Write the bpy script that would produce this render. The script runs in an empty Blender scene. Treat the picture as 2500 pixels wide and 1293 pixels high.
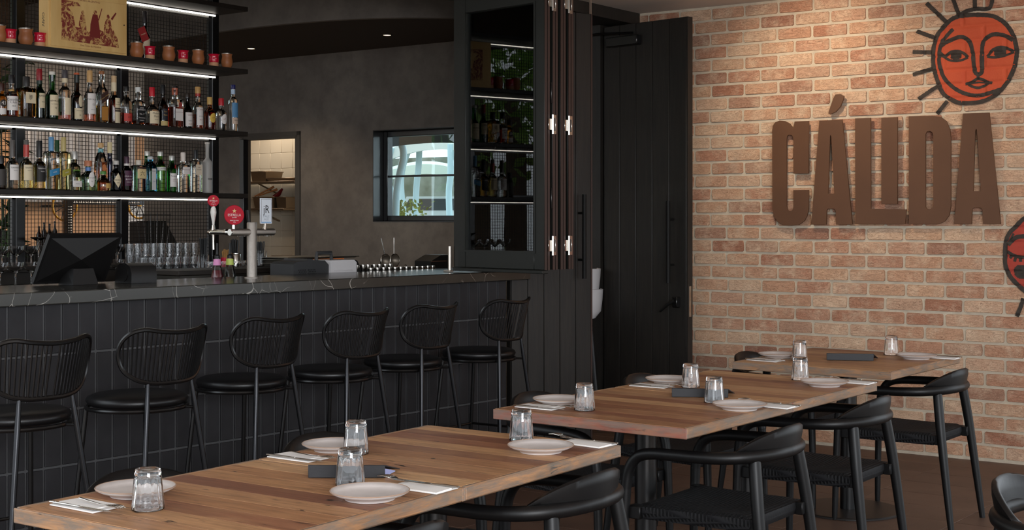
import bpy, bmesh, math, random
from math import sin, cos, pi, radians, sqrt, atan2, hypot
from mathutils import Vector, Matrix
SC = bpy.context.scene
COL = SC.collection
random.seed(7)

# ------------------------------------------------------------------ camera
F, CX, HY, H, YAW = 3400.0, 1250.0, 535.0, 1.44, radians(37.0)
cam_d = bpy.data.cameras.new('camera')
cam_d.sensor_width = 36.0
cam_d.lens = 36.0 * F / 2500.0
cam_d.shift_y = -(646.5 - HY) / 2500.0
cam_d.clip_start, cam_d.clip_end = 0.05, 200
cam = bpy.data.objects.new('camera', cam_d)
cam.location = (0, 0, H)
cam.rotation_euler = (radians(90), 0, YAW)
COL.objects.link(cam)
SC.camera = cam

# ------------------------------------------------------------------ sky, lights, exposure
SC.view_settings.view_transform = 'Standard'
SC.view_settings.look = 'None'
SC.view_settings.gamma = 1.0
SC.view_settings.use_curve_mapping = False
SC.view_settings.exposure = 0.0
world = bpy.data.worlds.new('sky')
SC.world = world
world.use_nodes = True
bgn = world.node_tree.nodes['Background']
bgn.inputs[0].default_value = (0.86, 0.93, 1.0, 1)
bgn.inputs[1].default_value = 2.6
SC.cycles.max_bounces = 10
SC.cycles.diffuse_bounces = 4
SC.cycles.glossy_bounces = 4
SC.cycles.transmission_bounces = 10
SC.cycles.transparent_max_bounces = 16
SC.cycles.caustics_reflective = False
SC.cycles.caustics_refractive = False
SC.cycles.sample_clamp_indirect = 4.0

def light(name, kind, loc, aim, energy, col, size=0.1, spot=60, blend=0.6, sy=None):
    d = bpy.data.lights.new(name, kind)
    d.energy = energy
    d.color = col
    if kind == 'SPOT':
        d.spot_size = radians(spot); d.spot_blend = blend; d.shadow_soft_size = size
    elif kind == 'AREA':
        d.size = size
        if sy: d.shape = 'RECTANGLE'; d.size_y = sy
    else:
        d.shadow_soft_size = size
    o = bpy.data.objects.new(name, d)
    o.location = loc
    o.rotation_euler = (Vector(aim) - Vector(loc)).to_track_quat('-Z', 'Y').to_euler()
    COL.objects.link(o)
    return o
WARM = (1.0, 0.80, 0.58)
# daylight from the open terrace edge behind and right of the tables
light('terrace_daylight', 'AREA', (3.2, -1.5, 2.2), (-3.6, 6.0, 0.9), 380, (0.93, 0.96, 1.0), 3.2, sy=1.8)
# ceiling downlights washing the brick wall
light('wall_downlight', 'SPOT', (-3.72, 7.2, 2.80), (-3.70, 8.27, 2.10), 58, WARM, 0.05, 96, 0.9)
light('wall_downlight', 'SPOT', (-2.35, 7.2, 2.80), (-2.35, 8.27, 2.05), 15, WARM, 0.05, 96, 0.9)
# lights of the bar room, the kitchen and the dining room
light('bar_downlight', 'SPOT', (-8.6, 7.55, 2.80), (-8.6, 8.1, 0), 46, WARM, 0.05, 110, 0.8)
light('bar_downlight', 'SPOT', (-6.55, 7.6, 2.80), (-6.55, 8.1, 0), 36, WARM, 0.05, 110, 0.8)
light('kitchen_lamp', 'AREA', (-9.8, 9.1, 2.7), (-9.8, 9.15, 0), 9, (1.0, 0.88, 0.74), 0.5)
light('dining_lamp', 'AREA', (-11.3, 8.4, 2.7), (-12.2, 8.9, 0.9), 24, (1.0, 0.85, 0.7), 0.8)

# ------------------------------------------------------------------ geometry of the view (to read real places off the photograph)
def ray(px, py):
    a, b = (px - CX) / F, (HY - py) / F
    return Vector((-sin(YAW) + cos(YAW) * a, cos(YAW) + sin(YAW) * a, b))
C0 = Vector((0, 0, H))
def at_z(px, py, z):
    r = ray(px, py); return C0 + r * ((z - H) / r.z)
def at_x(px, py, x):
    r = ray(px, py); return C0 + r * (x / r.x)
def at_y(px, py, y):
    r = ray(px, py); return C0 + r * (y / r.y)
def at_pl(px, py, p, n):
    r = ray(px, py); p = Vector(p); n = Vector(n)
    return C0 + r * ((p - C0).dot(n) / r.dot(n))

# ------------------------------------------------------------------ mesh helpers
class MB:
    def __init__(s): s.v = []; s.f = []
    def add(s, v, f):
        o = len(s.v); s.v += [tuple(p) for p in v]; s.f += [tuple(i + o for i in q) for q in f]; return s
    def box(s, x0, x1, y0, y1, z0, z1, b=0.0):
        if b <= 0:
            return s.add([(x, y, z) for x in (x0, x1) for y in (y0, y1) for z in (z0, z1)],
                         [(0, 1, 3, 2), (4, 6, 7, 5), (0, 4, 5, 1), (2, 3, 7, 6), (0, 2, 6, 4), (1, 5, 7, 3)])
        c = ((x0 + x1) / 2, (y0 + y1) / 2, (z0 + z1) / 2); h = (abs(x1 - x0) / 2, abs(y1 - y0) / 2, abs(z1 - z0) / 2)
        b = min(b, min(h) * 0.98); v = []; ix = {}
        for a in range(3):
            for sx in (-1, 1):
                for sy in (-1, 1):
                    for sz in (-1, 1):
                        sg = (sx, sy, sz)
                        ix[(a, sg)] = len(v)
                        v.append(tuple(c[i] + sg[i] * (h[i] if i == a else h[i] - b) for i in range(3)))
        f = []
        for a in range(3):
            p, q = [i for i in range(3) if i != a]
            for sa in (-1, 1):
                l = []
                for sp, sq in ((-1, -1), (1, -1), (1, 1), (-1, 1)):
                    g = [0, 0, 0]; g[a] = sa; g[p] = sp; g[q] = sq; l.append(ix[(a, tuple(g))])
                f.append(tuple(l))
        for c_ in range(3):
            a, d = [i for i in range(3) if i != c_]
            for sa in (-1, 1):
                for sd in (-1, 1):
                    l = []
                    for ax, sc in ((a, -1), (a, 1), (d, 1), (d, -1)):
                        g = [0, 0, 0]; g[a] = sa; g[d] = sd; g[c_] = sc; l.append(ix[(ax, tuple(g))])
                    f.append(tuple(l))
        for sx in (-1, 1):
            for sy in (-1, 1):
                for sz in (-1, 1):
                    f.append(tuple(ix[(a, (sx, sy, sz))] for a in range(3)))
        return s.add(v, f)
    def tube(s, path, r, n=8, closed=False, flat=1.0):
        P = [Vector(p) for p in path]; m = len(P)
        R = r if isinstance(r, (list, tuple)) else [r] * m
        v = []; up = None
        for i in range(m):
            if closed: t = P[(i + 1) % m] - P[i - 1]
            else: t = P[min(i + 1, m - 1)] - P[max(i - 1, 0)]
            t.normalize()
            if up is None:
                up = Vector((0, 0, 1)) if abs(t.z) < 0.9 else Vector((1, 0, 0))
            a = up - t * up.dot(t); a.normalize(); up = a; b = t.cross(a)
            for k in range(n):
                th = 2 * pi * k / n
                v.append(P[i] + (a * cos(th) * flat + b * sin(th)) * R[i])
        f = []
        for i in range(m if closed else m - 1):
            for k in range(n):
                j = (i + 1) % m
                f.append((i * n + k, i * n + (k + 1) % n, j * n + (k + 1) % n, j * n + k))
        if not closed:
            f.append(tuple(range(n))); f.append(tuple((m - 1) * n + k for k in range(n)))
        return s.add(v, f)
    def lathe(s, prof, n=24, c=(0, 0, 0), ex=2.0, sx=1.0, sy=1.0, rot=0.0, fn=None):
        rows = []; v = []
        for (r, z) in prof:
            if r < 1e-6:
                rows.append([len(v)]); v.append((c[0], c[1], c[2] + z)); continue
            row = []
            for k in range(n):
                th = 2 * pi * k / n + rot
                q = 1.0 if ex == 2.0 else (abs(cos(th)) ** ex + abs(sin(th)) ** ex) ** (-1.0 / ex)
                rr = r * q
                if fn: rr = fn(rr, th, z)
                row.append(len(v)); v.append((c[0] + rr * cos(th) * sx, c[1] + rr * sin(th) * sy, c[2] + z))
            rows.append(row)
        f = []
        for a, b in zip(rows, rows[1:]):
            if len(a) == 1 and len(b) == 1: continue
            for k in range(n):
                k2 = (k + 1) % n
                if len(a) == 1: f.append((a[0], b[k], b[k2]))
                elif len(b) == 1: f.append((a[k], a[k2], b[0]))
                else: f.append((a[k], a[k2], b[k2], b[k]))
        for row in (rows[0], rows[-1]):
            if len(row) > 1: f.append(tuple(row))
        return s.add(v, f)
    def ring(s, prof, n=24, c=(0, 0, 0)):
        o = len(prof); v = []
        for k in range(n):
            th = 2 * pi * k / n
            v += [(c[0] + r * cos(th), c[1] + r * sin(th), c[2] + z) for r, z in prof]
        f = [(k * o + i, k * o + (i + 1) % o, ((k + 1) % n) * o + (i + 1) % o, ((k + 1) % n) * o + i) for k in range(n) for i in range(o)]
        return s.add(v, f)
    def prism(s, poly, fn0, fn1):
        n = len(poly)
        v = [fn0(*p) for p in poly] + [fn1(*p) for p in poly]
        return s.add(v, [tuple(range(n)), tuple(range(n, 2 * n))] + [(i, (i + 1) % n, n + (i + 1) % n, n + i) for i in range(n)])
    def xf(s, M_):
        s.v = [tuple(M_ @ Vector(p)) for p in s.v]; return s
    def mesh(s, name, smooth=40, recalc=True):
        me = bpy.data.meshes.new(name)
        me.from_pydata(s.v, [], s.f)
        if recalc:
            bm = bmesh.new(); bm.from_mesh(me)
            bmesh.ops.recalc_face_normals(bm, faces=bm.faces); bm.to_mesh(me); bm.free()
        if smooth:
            me.polygons.foreach_set('use_smooth', [True] * len(me.polygons))
            me.set_sharp_from_angle(angle=radians(smooth))
        return me
def obj(name, me, mat=None, parent=None, loc=(0, 0, 0), rot=(0, 0, 0), smooth=40):
    if isinstance(me, MB): me = me.mesh(name, smooth)
    if mat is not None and not me.materials: me.materials.append(mat)
    o = bpy.data.objects.new(name, me); COL.objects.link(o)
    o.location = loc; o.rotation_euler = rot
    if parent: o.parent = parent
    return o
def tag(o, label, cat, group=None, kind=None):
    o['label'] = label; o['category'] = cat
    if group: o['group'] = group
    if kind: o['kind'] = kind
    return o
def thing(name, label, cat, loc=(0, 0, 0), rotz=0.0, group=None, kind=None):
    o = bpy.data.objects.new(name, None); COL.objects.link(o)
    o.empty_display_size = 0.1
    o.location = loc; o.rotation_euler = (0, 0, rotz)
    return tag(o, label, cat, group, kind)
def dup(src, parent=None):
    c = src.copy(); COL.objects.link(c)
    if parent: c.parent = parent
    for ch in list(src.children): dup(ch, c)
    return c
def place(src, loc, rotz, label=None, first=False):
    o = src if first else dup(src)
    o.location = loc; o.rotation_euler = (0, 0, rotz)
    if label: o['label'] = label
    return o
def cat(pts, n=6, closed=False):
    P = [Vector(p) for p in pts]; out = []; m = len(P)
    for i in range(m if closed else m - 1):
        p0 = P[i - 1] if (closed or i > 0) else P[0]; p1 = P[i]; p2 = P[(i + 1) % m]
        p3 = P[(i + 2) % m] if (closed or i + 2 < m) else P[-1]
        for k in range(n):
            t = k / n
            out.append(0.5 * ((2 * p1) + (p2 - p0) * t + (2 * p0 - 5 * p1 + 4 * p2 - p3) * t * t + (3 * p1 - p0 - 3 * p2 + p3) * t ** 3))
    if not closed: out.append(P[-1])
    return out
def lerp(a, b, t): return a + (b - a) * t

# ------------------------------------------------------------------ materials
def srgb(r, g, b):
    f = lambda c: (c / 255 / 12.92) if c / 255 <= 0.04045 else ((c / 255 + 0.055) / 1.055) ** 2.4
    return (f(r), f(g), f(b), 1)
class NT:
    def __init__(s, name):
        s.m = bpy.data.materials.new(name); s.m.use_nodes = True; s.t = s.m.node_tree
        s.b = s.t.nodes['Principled BSDF']; s.out = s.t.nodes['Material Output']
    def n(s, typ, **k):
        x = s.t.nodes.new(typ)
        for a, b in k.items():
            if a.startswith('i'):
                x.inputs[int(a[1:]) if a[1:].isdigit() else a[1:]].default_value = b
            else: setattr(x, a, b)
        return x
    def l(s, a, b): s.t.links.new(a, b)
    def ramp(s, fac, stops, interp='LINEAR'):
        r = s.n('ShaderNodeValToRGB'); r.color_ramp.interpolation = interp
        e = r.color_ramp.elements
        while len(e) < len(stops): e.new(0.5)
        for x, (p, c) in zip(e, stops): x.position = p; x.color = c
        if fac is not None: s.l(fac, r.inputs[0])
        return r.outputs[0]
    def mix(s, fac, a, b, mode='MIX'):
        x = s.n('ShaderNodeMix', data_type='RGBA', blend_type=mode)
        for sock, val in ((0, fac), (6, a), (7, b)):
            if hasattr(val, 'is_output'): s.l(val, x.inputs[sock])
            else: x.inputs[sock].default_value = val
        return x.outputs[2]
    def math(s, op, a, b=None):
        x = s.n('ShaderNodeMath', operation=op)
        for i, val in enumerate((a, b)):
            if val is None: continue
            if hasattr(val, 'is_output'): s.l(val, x.inputs[i])
            else: x.inputs[i].default_value = val
        return x.outputs[0]
    def noise(s, vec, scale, detail=4, rough=0.55, dist=0):
        x = s.n('ShaderNodeTexNoise'); x.inputs['Scale'].default_value = scale; x.inputs['Detail'].default_value = detail
        x.inputs['Roughness'].default_value = rough; x.inputs['Distortion'].default_value = dist
        if vec is not None: s.l(vec, x.inputs['Vector'])
        return x.outputs['Fac']
    def coord(s, kind='Object', scale=(1, 1, 1), off=False):
        c = s.n('ShaderNodeNewGeometry').outputs['Position'] if kind == 'World' else s.n('ShaderNodeTexCoord').outputs[kind]
        mp = s.n('ShaderNodeMapping'); mp.inputs['Scale'].default_value = scale
        s.l(c, mp.inputs['Vector'])
        if off:
            r = s.math('MULTIPLY', s.n('ShaderNodeObjectInfo').outputs['Random'], 37.0)
            cb = s.n('ShaderNodeCombineXYZ')
            for i in range(3): s.l(r, cb.inputs[i])
            s.l(cb.outputs[0], mp.inputs['Location'])
        return mp.outputs[0]
    def bump(s, h, strength=0.3, dist=0.01):
        b = s.n('ShaderNodeBump'); b.inputs['Strength'].default_value = strength; b.inputs['Distance'].default_value = dist
        s.l(h, b.inputs['Height']); s.l(b.outputs[0], s.b.inputs['Normal'])
    def base(s, c):
        if hasattr(c, 'is_output'): s.l(c, s.b.inputs['Base Color'])
        else: s.b.inputs['Base Color'].default_value = c
    def set(s, **k):
        nm = dict(rough='Roughness', metal='Metallic', trans='Transmission Weight', ior='IOR', spec='Specular IOR Level', coat='Coat Weight', alpha='Alpha', sheen='Sheen Weight')
        for a, b in k.items(): s.b.inputs[nm[a]].default_value = b
_mc = {}
def mat(name, col, rough=0.5, metal=0.0, c2=None, ns=6.0, bump=0.0, bs=80.0, rnd=0.0, kind='Object', stretch=(1, 1, 1), spec=0.5, coat=0.0, trans=0.0, ior=1.45, emit=0.0, off=False):
    if name in _mc: return _mc[name]
    t = NT(name); t.set(rough=rough, metal=metal, spec=spec, coat=coat, trans=trans, ior=ior)
    c = col; v = None
    if c2 is not None or bump: v = t.coord(kind, stretch, off)
    if c2 is not None: c = t.mix(t.ramp(t.noise(v, ns, 5), [(0.3, (0, 0, 0, 1)), (0.7, (1, 1, 1, 1))]), col, c2)
    if rnd:
        r = t.n('ShaderNodeObjectInfo').outputs['Random']
        hs = t.n('ShaderNodeHueSaturation')
        t.l(t.math('ADD', t.math('MULTIPLY', r, 2 * rnd), 1 - rnd), hs.inputs['Value'])
        if hasattr(c, 'is_output'): t.l(c, hs.inputs['Color'])
        else: hs.inputs['Color'].default_value = c
        c = hs.outputs[0]
    t.base(c)
    if bump: t.bump(t.noise(v, bs, 5), bump, 0.004)
    if emit:
        t.b.inputs['Emission Color'].default_value = col; t.b.inputs['Emission Strength'].default_value = emit
    _mc[name] = t.m
    return t.m
def pane_glass(name, tint=(0.9, 0.95, 0.95, 1), refl=1.0):
    t = NT(name); tr = t.n('ShaderNodeBsdfTransparent'); tr.inputs[0].default_value = tint
    gl = t.n('ShaderNodeBsdfGlossy'); gl.inputs['Roughness'].default_value = 0.0
    fr = t.n('ShaderNodeFresnel'); fr.inputs[0].default_value = 1.5
    mx = t.n('ShaderNodeMixShader')
    t.l(t.math('MULTIPLY', fr.outputs[0], refl), mx.inputs[0]); t.l(tr.outputs[0], mx.inputs[1]); t.l(gl.outputs[0], mx.inputs[2])
    t.l(mx.outputs[0], t.out.inputs[0]); return t.m

def brick_mat():
    t = NT('aged_brick'); w = t.coord('World'); ws = t.coord('World', (1.0, 1.0, 3.2))
    at = t.n('ShaderNodeAttribute', attribute_name='rnd').outputs['Fac']
    r = t.math('FRACT', t.math('ADD', t.n('ShaderNodeObjectInfo').outputs['Random'], at))
    c = t.ramp(r, [(0.0, srgb(162, 110, 88)), (0.2, srgb(190, 146, 118)), (0.42, srgb(202, 163, 133)), (0.6, srgb(178, 128, 104)), (0.78, srgb(208, 175, 147)), (1.0, srgb(150, 104, 86))])
    n1 = t.noise(w, 9, 6, 0.65); n2 = t.noise(ws, 16, 8, 0.72, 1.4); n3 = t.noise(w, 3.0, 3); n4 = t.noise(w, 260, 3, 0.7); n5 = t.noise(ws, 7, 3, 0.5, 2.0)
    c = t.mix(t.ramp(n1, [(0.46, (0, 0, 0, 1)), (0.68, (0.6, 0.6, 0.6, 1))]), c, srgb(222, 196, 168))
    crease = t.ramp(n2, [(0.465, (0, 0, 0, 1)), (0.487, (0.6, 0.6, 0.6, 1)), (0.51, (0, 0, 0, 1))])
    c = t.mix(t.math('MULTIPLY', crease, t.ramp(n5, [(0.48, (0, 0, 0, 1)), (0.64, (1, 1, 1, 1))])), c, srgb(112, 70, 50))
    c = t.mix(t.ramp(n4, [(0.3, (0.55, 0.55, 0.55, 1)), (0.5, (0, 0, 0, 1))]), c, srgb(132, 88, 66))
    c = t.mix(t.ramp(n4, [(0.56, (0, 0, 0, 1)), (0.74, (0.5, 0.5, 0.5, 1))]), c, srgb(234, 208, 178))
    c = t.mix(t.ramp(n3, [(0.62, (0, 0, 0, 1)), (0.8, (0.5, 0.5, 0.5, 1))]), c, srgb(150, 120, 104))
    t.base(c); t.set(rough=0.9, spec=0.2)
    t.bump(t.math('ADD', t.math('SUBTRACT', t.math('MULTIPLY', n4, 0.35), crease), t.math('MULTIPLY', n2, 0.9)), 0.6, 0.006)
    return t.m
def wood_mat(name, cols, grey=0.0, axis=0):
    sc = lambda a, b: tuple(a if k == axis else b for k in range(3))
    t = NT(name); v = t.coord('Object', sc(2.0, 30), True); v2 = t.coord('Object', sc(3, 9), True); v3 = t.coord('Object', sc(6, 34), True); v4 = t.coord('Object', sc(7, 20), True)
    r = t.n('ShaderNodeObjectInfo').outputs['Random']
    n = len(cols)
    c = t.ramp(r, [(i / (n - 1), srgb(*k)) for i, k in enumerate(cols)])
    g = t.noise(v, 3.0, 7, 0.65, 0.5)
    c = t.mix(t.ramp(g, [(0.3, (0.6, 0.6, 0.6, 1)), (0.58, (0, 0, 0, 1))]), c, srgb(84, 54, 38))
    c = t.mix(t.ramp(t.noise(v2, 1.6, 3), [(0.5, (0, 0, 0, 1)), (0.75, (0.45, 0.45, 0.45, 1))]), c, srgb(186, 142, 100))
    crack = t.math('MULTIPLY', t.ramp(t.noise(v3, 1.6, 4, 0.6, 1.2), [(0.60, (0, 0, 0, 1)), (0.64, (1, 1, 1, 1))]), t.ramp(t.noise(v4, 0.8, 2), [(0.56, (0, 0, 0, 1)), (0.62, (1, 1, 1, 1))]))
    c = t.mix(crack, c, srgb(40, 27, 20))
    if grey:
        gm = t.ramp(t.noise(t.coord('Object', sc(4, 22), True), 2.2, 7, 0.7, 0.4), [(0.36, (0, 0, 0, 1)), (0.58, (grey, grey, grey, 1))])
        c = t.mix(gm, c, srgb(112, 102, 92))
    t.base(c); t.set(rough=0.45, spec=0.4)
    t.bump(g, 0.25, 0.003)
    return t.m
def marble_mat():
    t = NT('dark_stone'); v = t.coord('Object', (1, 1, 1))
    n = t.noise(v, 2.2, 6, 0.6)
    c = t.mix(n, srgb(34, 33, 31), srgb(62, 60, 55))
    mp = t.n('ShaderNodeMapping'); mp.inputs['Rotation'].default_value = (0.5, 0.4, 0.6); t.l(v, mp.inputs[0])
    ad = t.n('ShaderNodeVectorMath', operation='ADD'); t.l(mp.outputs[0], ad.inputs[0])
    nc = t.n('ShaderNodeTexNoise'); nc.inputs['Scale'].default_value = 3.0; t.l(v, nc.inputs['Vector'])
    sc = t.n('ShaderNodeVectorMath', operation='SCALE'); sc.inputs['Scale'].default_value = 0.35; t.l(nc.outputs['Color'], sc.inputs[0]); t.l(sc.outputs[0], ad.inputs[1])
    vo = t.n('ShaderNodeTexVoronoi', feature='DISTANCE_TO_EDGE'); vo.inputs['Scale'].default_value = 8.0; t.l(ad.outputs[0], vo.inputs['Vector'])
    vein = t.ramp(vo.outputs['Distance'], [(0.0, (1, 1, 1, 1)), (0.010, (0, 0, 0, 1))])
    mask = t.ramp(t.noise(v, 3.3, 3), [(0.47, (0, 0, 0, 1)), (0.6, (1, 1, 1, 1))])
    fl = t.ramp(t.noise(v, 60, 3), [(0.72, (0, 0, 0, 1)), (0.78, (0.5, 0.5, 0.5, 1))])
    c = t.mix(t.math('MULTIPLY', fl, mask), c, srgb(190, 184, 172))
    c = t.mix(t.math('MULTIPLY', vein, mask), c, srgb(205, 200, 190))
    t.base(c); t.set(rough=0.18, spec=0.5)
    return t.m
def cord_mat():
    t = NT('black_cord'); v = t.coord('Object')
    w1 = t.n('ShaderNodeTexWave', bands_direction='X'); w1.inputs['Scale'].default_value = 38; w1.inputs['Distortion'].default_value = 0.4
    w2 = t.n('ShaderNodeTexWave', bands_direction='Y'); w2.inputs['Scale'].default_value = 22; w2.inputs['Distortion'].default_value = 0.6
    t.l(v, w1.inputs[0]); t.l(v, w2.inputs[0])
    h = t.math('MAXIMUM', w1.outputs['Fac'], t.math('MULTIPLY', w2.outputs['Fac'], 0.8))
    t.base(t.mix(h, srgb(3, 3, 4), srgb(19, 19, 22))); t.set(rough=0.7, spec=0.3)
    t.bump(h, 0.9, 0.006)
    return t.m
def plaster_mat():
    t = NT('dark_plaster'); w = t.coord('World')
    a = t.noise(w, 1.6, 5, 0.6, 0.5); b = t.noise(w, 7, 6, 0.65)
    c = t.mix(t.ramp(a, [(0.3, (0, 0, 0, 1)), (0.7, (1, 1, 1, 1))]), srgb(92, 84, 78), srgb(112, 104, 96))
    c = t.mix(t.ramp(b, [(0.35, (0.5, 0.5, 0.5, 1)), (0.6, (0, 0, 0, 1))]), c, srgb(74, 69, 65))
    t.base(c); t.set(rough=0.7, spec=0.3); t.bump(b, 0.15, 0.004)
    return t.m

BRICK = brick_mat()
MORTAR = mat('mortar', srgb(198, 185, 164), 0.95, c2=srgb(180, 167, 149), ns=18, bump=0.5, bs=120, kind='World')
PLASTER = plaster_mat()
STONE = marble_mat()
CORD = cord_mat()
WOOD = wood_mat('reclaimed_timber', [(144, 94, 68), (198, 152, 108), (172, 124, 86), (118, 70, 54), (206, 162, 118), (180, 132, 92), (128, 78, 60), (190, 144, 102)])
WOODE = wood_mat('reclaimed_timber_edge', [(178, 132, 92), (160, 116, 80)], 0.85, 1)
WOODX = wood_mat('reclaimed_timber_end', [(178, 132, 92), (160, 116, 80)], 0.85, 0)
WOODR = wood_mat('reddish_timber_edge', [(156, 92, 76), (146, 86, 70)], 0.7, 0)
MATTEBLK = mat('matte_black_metal', srgb(14, 13, 12), 0.6, spec=0.3)
BLACK = mat('black_wood', srgb(9, 9, 10), 0.42, spec=0.35, c2=srgb(15, 14, 14), ns=20, bump=0.08, bs=60, stretch=(1, 1, 0.2))
STEELBLK = mat('black_steel', srgb(12, 11, 11), 0.28, spec=0.6)
LEATHER = mat('black_leather', srgb(13, 12, 13), 0.38, bump=0.12, bs=220)
BOARD = mat('black_stained_board', srgb(28, 26, 24), 0.5, c2=srgb(40, 36, 32), ns=6, stretch=(10, 10, 0.7), bump=0.2, bs=12, rnd=0.12, off=True)
FRAME = mat('dark_bronze_frame', srgb(30, 31, 28), 0.42, spec=0.4)
FRAMEB = mat('brown_frame_edge', srgb(58, 40, 34), 0.4)
CHROME = mat('polished_steel', srgb(205, 200, 192), 0.18, 1.0)
STEEL = mat('brushed_steel', srgb(150, 144, 136), 0.36, 1.0)
TILE = mat('charcoal_tile', srgb(36, 35, 37), 0.6, spec=0.3, c2=srgb(45, 44, 46), ns=7, rnd=0.10, kind='Object', off=True, bump=0.1, bs=40)
GROUT = mat('grey_grout', srgb(80, 80, 81), 0.9, bump=0.4, bs=200)
FTILE = mat('dark_floor_tile', srgb(88, 66, 54), 0.5, c2=srgb(104, 80, 66), ns=4, rnd=0.07, off=True, bump=0.06, bs=30)
FGROUT = mat('floor_grout', srgb(176, 152, 134), 0.9)
DARKPAINT = mat('dark_ceiling_paint', srgb(66, 54, 42), 0.8)
CEIL = mat('grey_ceiling_paint', srgb(222, 218, 214), 0.9)
DARK = mat('dark_joinery', srgb(30, 25, 21), 0.5, c2=srgb(40, 33, 27), ns=10)
CERAM = mat('cream_ceramic', srgb(212, 204, 200), 0.35, c2=srgb(202, 194, 189), ns=30)
CERIM = mat('brown_glaze_rim', srgb(160, 134, 116), 0.4)
LINEN = mat('white_paper_napkin', srgb(235, 232, 228), 0.9, bump=0.1, bs=150)
GLASS = mat('clear_glass', (1, 1, 1, 1), 0.0, trans=1.0, ior=1.46)
PANE = pane_glass('window_pane_glass')
LED = mat('led_strip', (1.0, 0.93, 0.82, 1), 0.5, emit=13.0)
# ------------------------------------------------------------------ setting: floor
def struct(name, me, m, label, parent=None, loc=(0, 0, 0), rot=(0, 0, 0), smooth=40, c='wall'):
    o = obj(name, me, m, parent, loc, rot, smooth); o['kind'] = 'structure'; o['label'] = label; o['category'] = c
    return o
fl = struct('floor', MB().box(-5.32, 9, -6, 8.6, -0.2, -0.004), FGROUT, 'dark brown tiled terrace floor in front of the bar', c='floor')
tm = MB().box(-0.2985, 0.2985, -0.1485, 0.1485, -0.01, 0.0, 0.0015).mesh('tile'); tm.materials.append(FTILE)
for i in range(9):
    for j in range(24):
        obj('tile', tm, None, fl, (-5.0 + i * 0.6, 1.3 + j * 0.3, 0), smooth=0)
struct('floor_interior', MB().box(-16, -5.32, -8, 12.5, -0.2, -0.002), mat('interior_floor', srgb(60, 46, 36), 0.5, c2=srgb(72, 56, 44)), 'dark floor of the bar room behind the counter', c='floor')

# ------------------------------------------------------------------ brick wall
BWA = radians(1.8); BWP = Vector((-4.56, 8.264, 0)); BWN = Vector((sin(BWA), -cos(BWA), 0)); BWU = Vector((cos(BWA), sin(BWA), 0))
def W(px, py, off=0.0):
    p = at_pl(px, py, BWP + BWN * off, BWN) - BWP
    return (p.dot(BWU), p.z)
HB = 0.009                       # bricks stand this proud of the joints
bw = struct('wall_right', MB().box(-0.895, 3.3, 0, 0.25, 0, 2.87), MORTAR, 'aged red brick wall with pale mortar joints', loc=BWP, rot=(0, 0, BWA))
PH, PL = 0.0862, 0.2415
Z0 = 0.012
u0 = W(1697, 133)[0]
def brick_mesh(rr, L, hgt, k):
    hw, hh = L / 2, hgt / 2; n = 12; base = []
    ca, cb = 0.007 / hw, 0.007 / hh
    for (a, b) in ((-1 + ca, -1), (0.05, -1), (1 - ca, -1), (1, -1 + cb), (1, 0.1), (1, 1 - cb), (1 - ca, 1), (-0.05, 1), (-1 + ca, 1), (-1, 1 - cb), (-1, -0.1), (-1, -1 + cb)):
        base.append((a * hw - math.copysign(rr.uniform(0, 0.003), a) * (abs(a) > 0.5), b * hh - math.copysign(rr.uniform(0, 0.0035), b) * (abs(b) > 0.5)))
    d = HB + rr.uniform(-0.003, 0.002)
    v = [(x, 0.002, z) for x, z in base] + [(x - math.copysign(0.0025, x) * (abs(x) > 0.02), -d, z - math.copysign(0.0025, z) * (abs(z) > 0.012)) for x, z in base]
    f = [(i, (i + 1) % n, n + (i + 1) % n, n + i) for i in range(n)] + [tuple(range(n, 2 * n))]
    return v, f
def add_rnd(me, vals):
    a = me.attributes.new('rnd', 'FLOAT', 'POINT'); a.data.foreach_set('value', vals)
rr = random.Random(3)
variants = []
for k in range(14):
    b = MB().add(*brick_mesh(rr, PL - 0.011, PH - 0.011, k)); me = b.mesh('brick', 50); add_rnd(me, [k * 0.07] * len(b.v)); me.materials.append(BRICK); variants.append(me)
half = []
for k in range(4):
    b = MB().add(*brick_mesh(rr, PL / 2 - 0.011, PH - 0.011, k)); me = b.mesh('brick', 50); add_rnd(me, [k * 0.23] * len(b.v)); me.materials.append(BRICK); half.append(me)
cells = []
for r in range(33):
    zc = Z0 + PH * (r + 0.5)
    off = u0 + (PL / 2 if (r - 29) % 2 == 0 else PL) + rr.uniform(-0.008, 0.008)
    k0 = int(math.floor((-0.9 - off) / PL))
    u = off + k0 * PL
    while u - PL / 2 < 3.3:
        a, b = max(u - PL / 2, -0.9), min(u + PL / 2, 3.3)
        if b - a > 0.07: cells.append((a, b, zc))
        u += PL
vis = sorted([c for c in cells if c[0] > -0.28 and c[1] - c[0] > PL - 0.01], key=lambda c: abs(c[0] + c[1] - 1.9))[:300]
vset = set(vis); rest = MB(); rv = []
for c in cells:
    a, b, zc = c
    if c in vset:
        me = rr.choice(variants)
        obj('brick', me, None, bw, ((a + b) / 2, 0, zc), (0, rr.uniform(-0.006, 0.006), 0), smooth=0)
    else:
        v, f = brick_mesh(rr, b - a - 0.011, PH - 0.011, 0)
        rest.add([(x + (a + b) / 2, y, z + zc) for x, y, z in v], f); rv += [rr.random()] * len(v)
me = rest.mesh('brick_remainder', 50); add_rnd(me, rv); me.materials.append(BRICK)
o = obj('brick_remainder', me, None, bw); o['kind'] = 'stuff'

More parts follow.
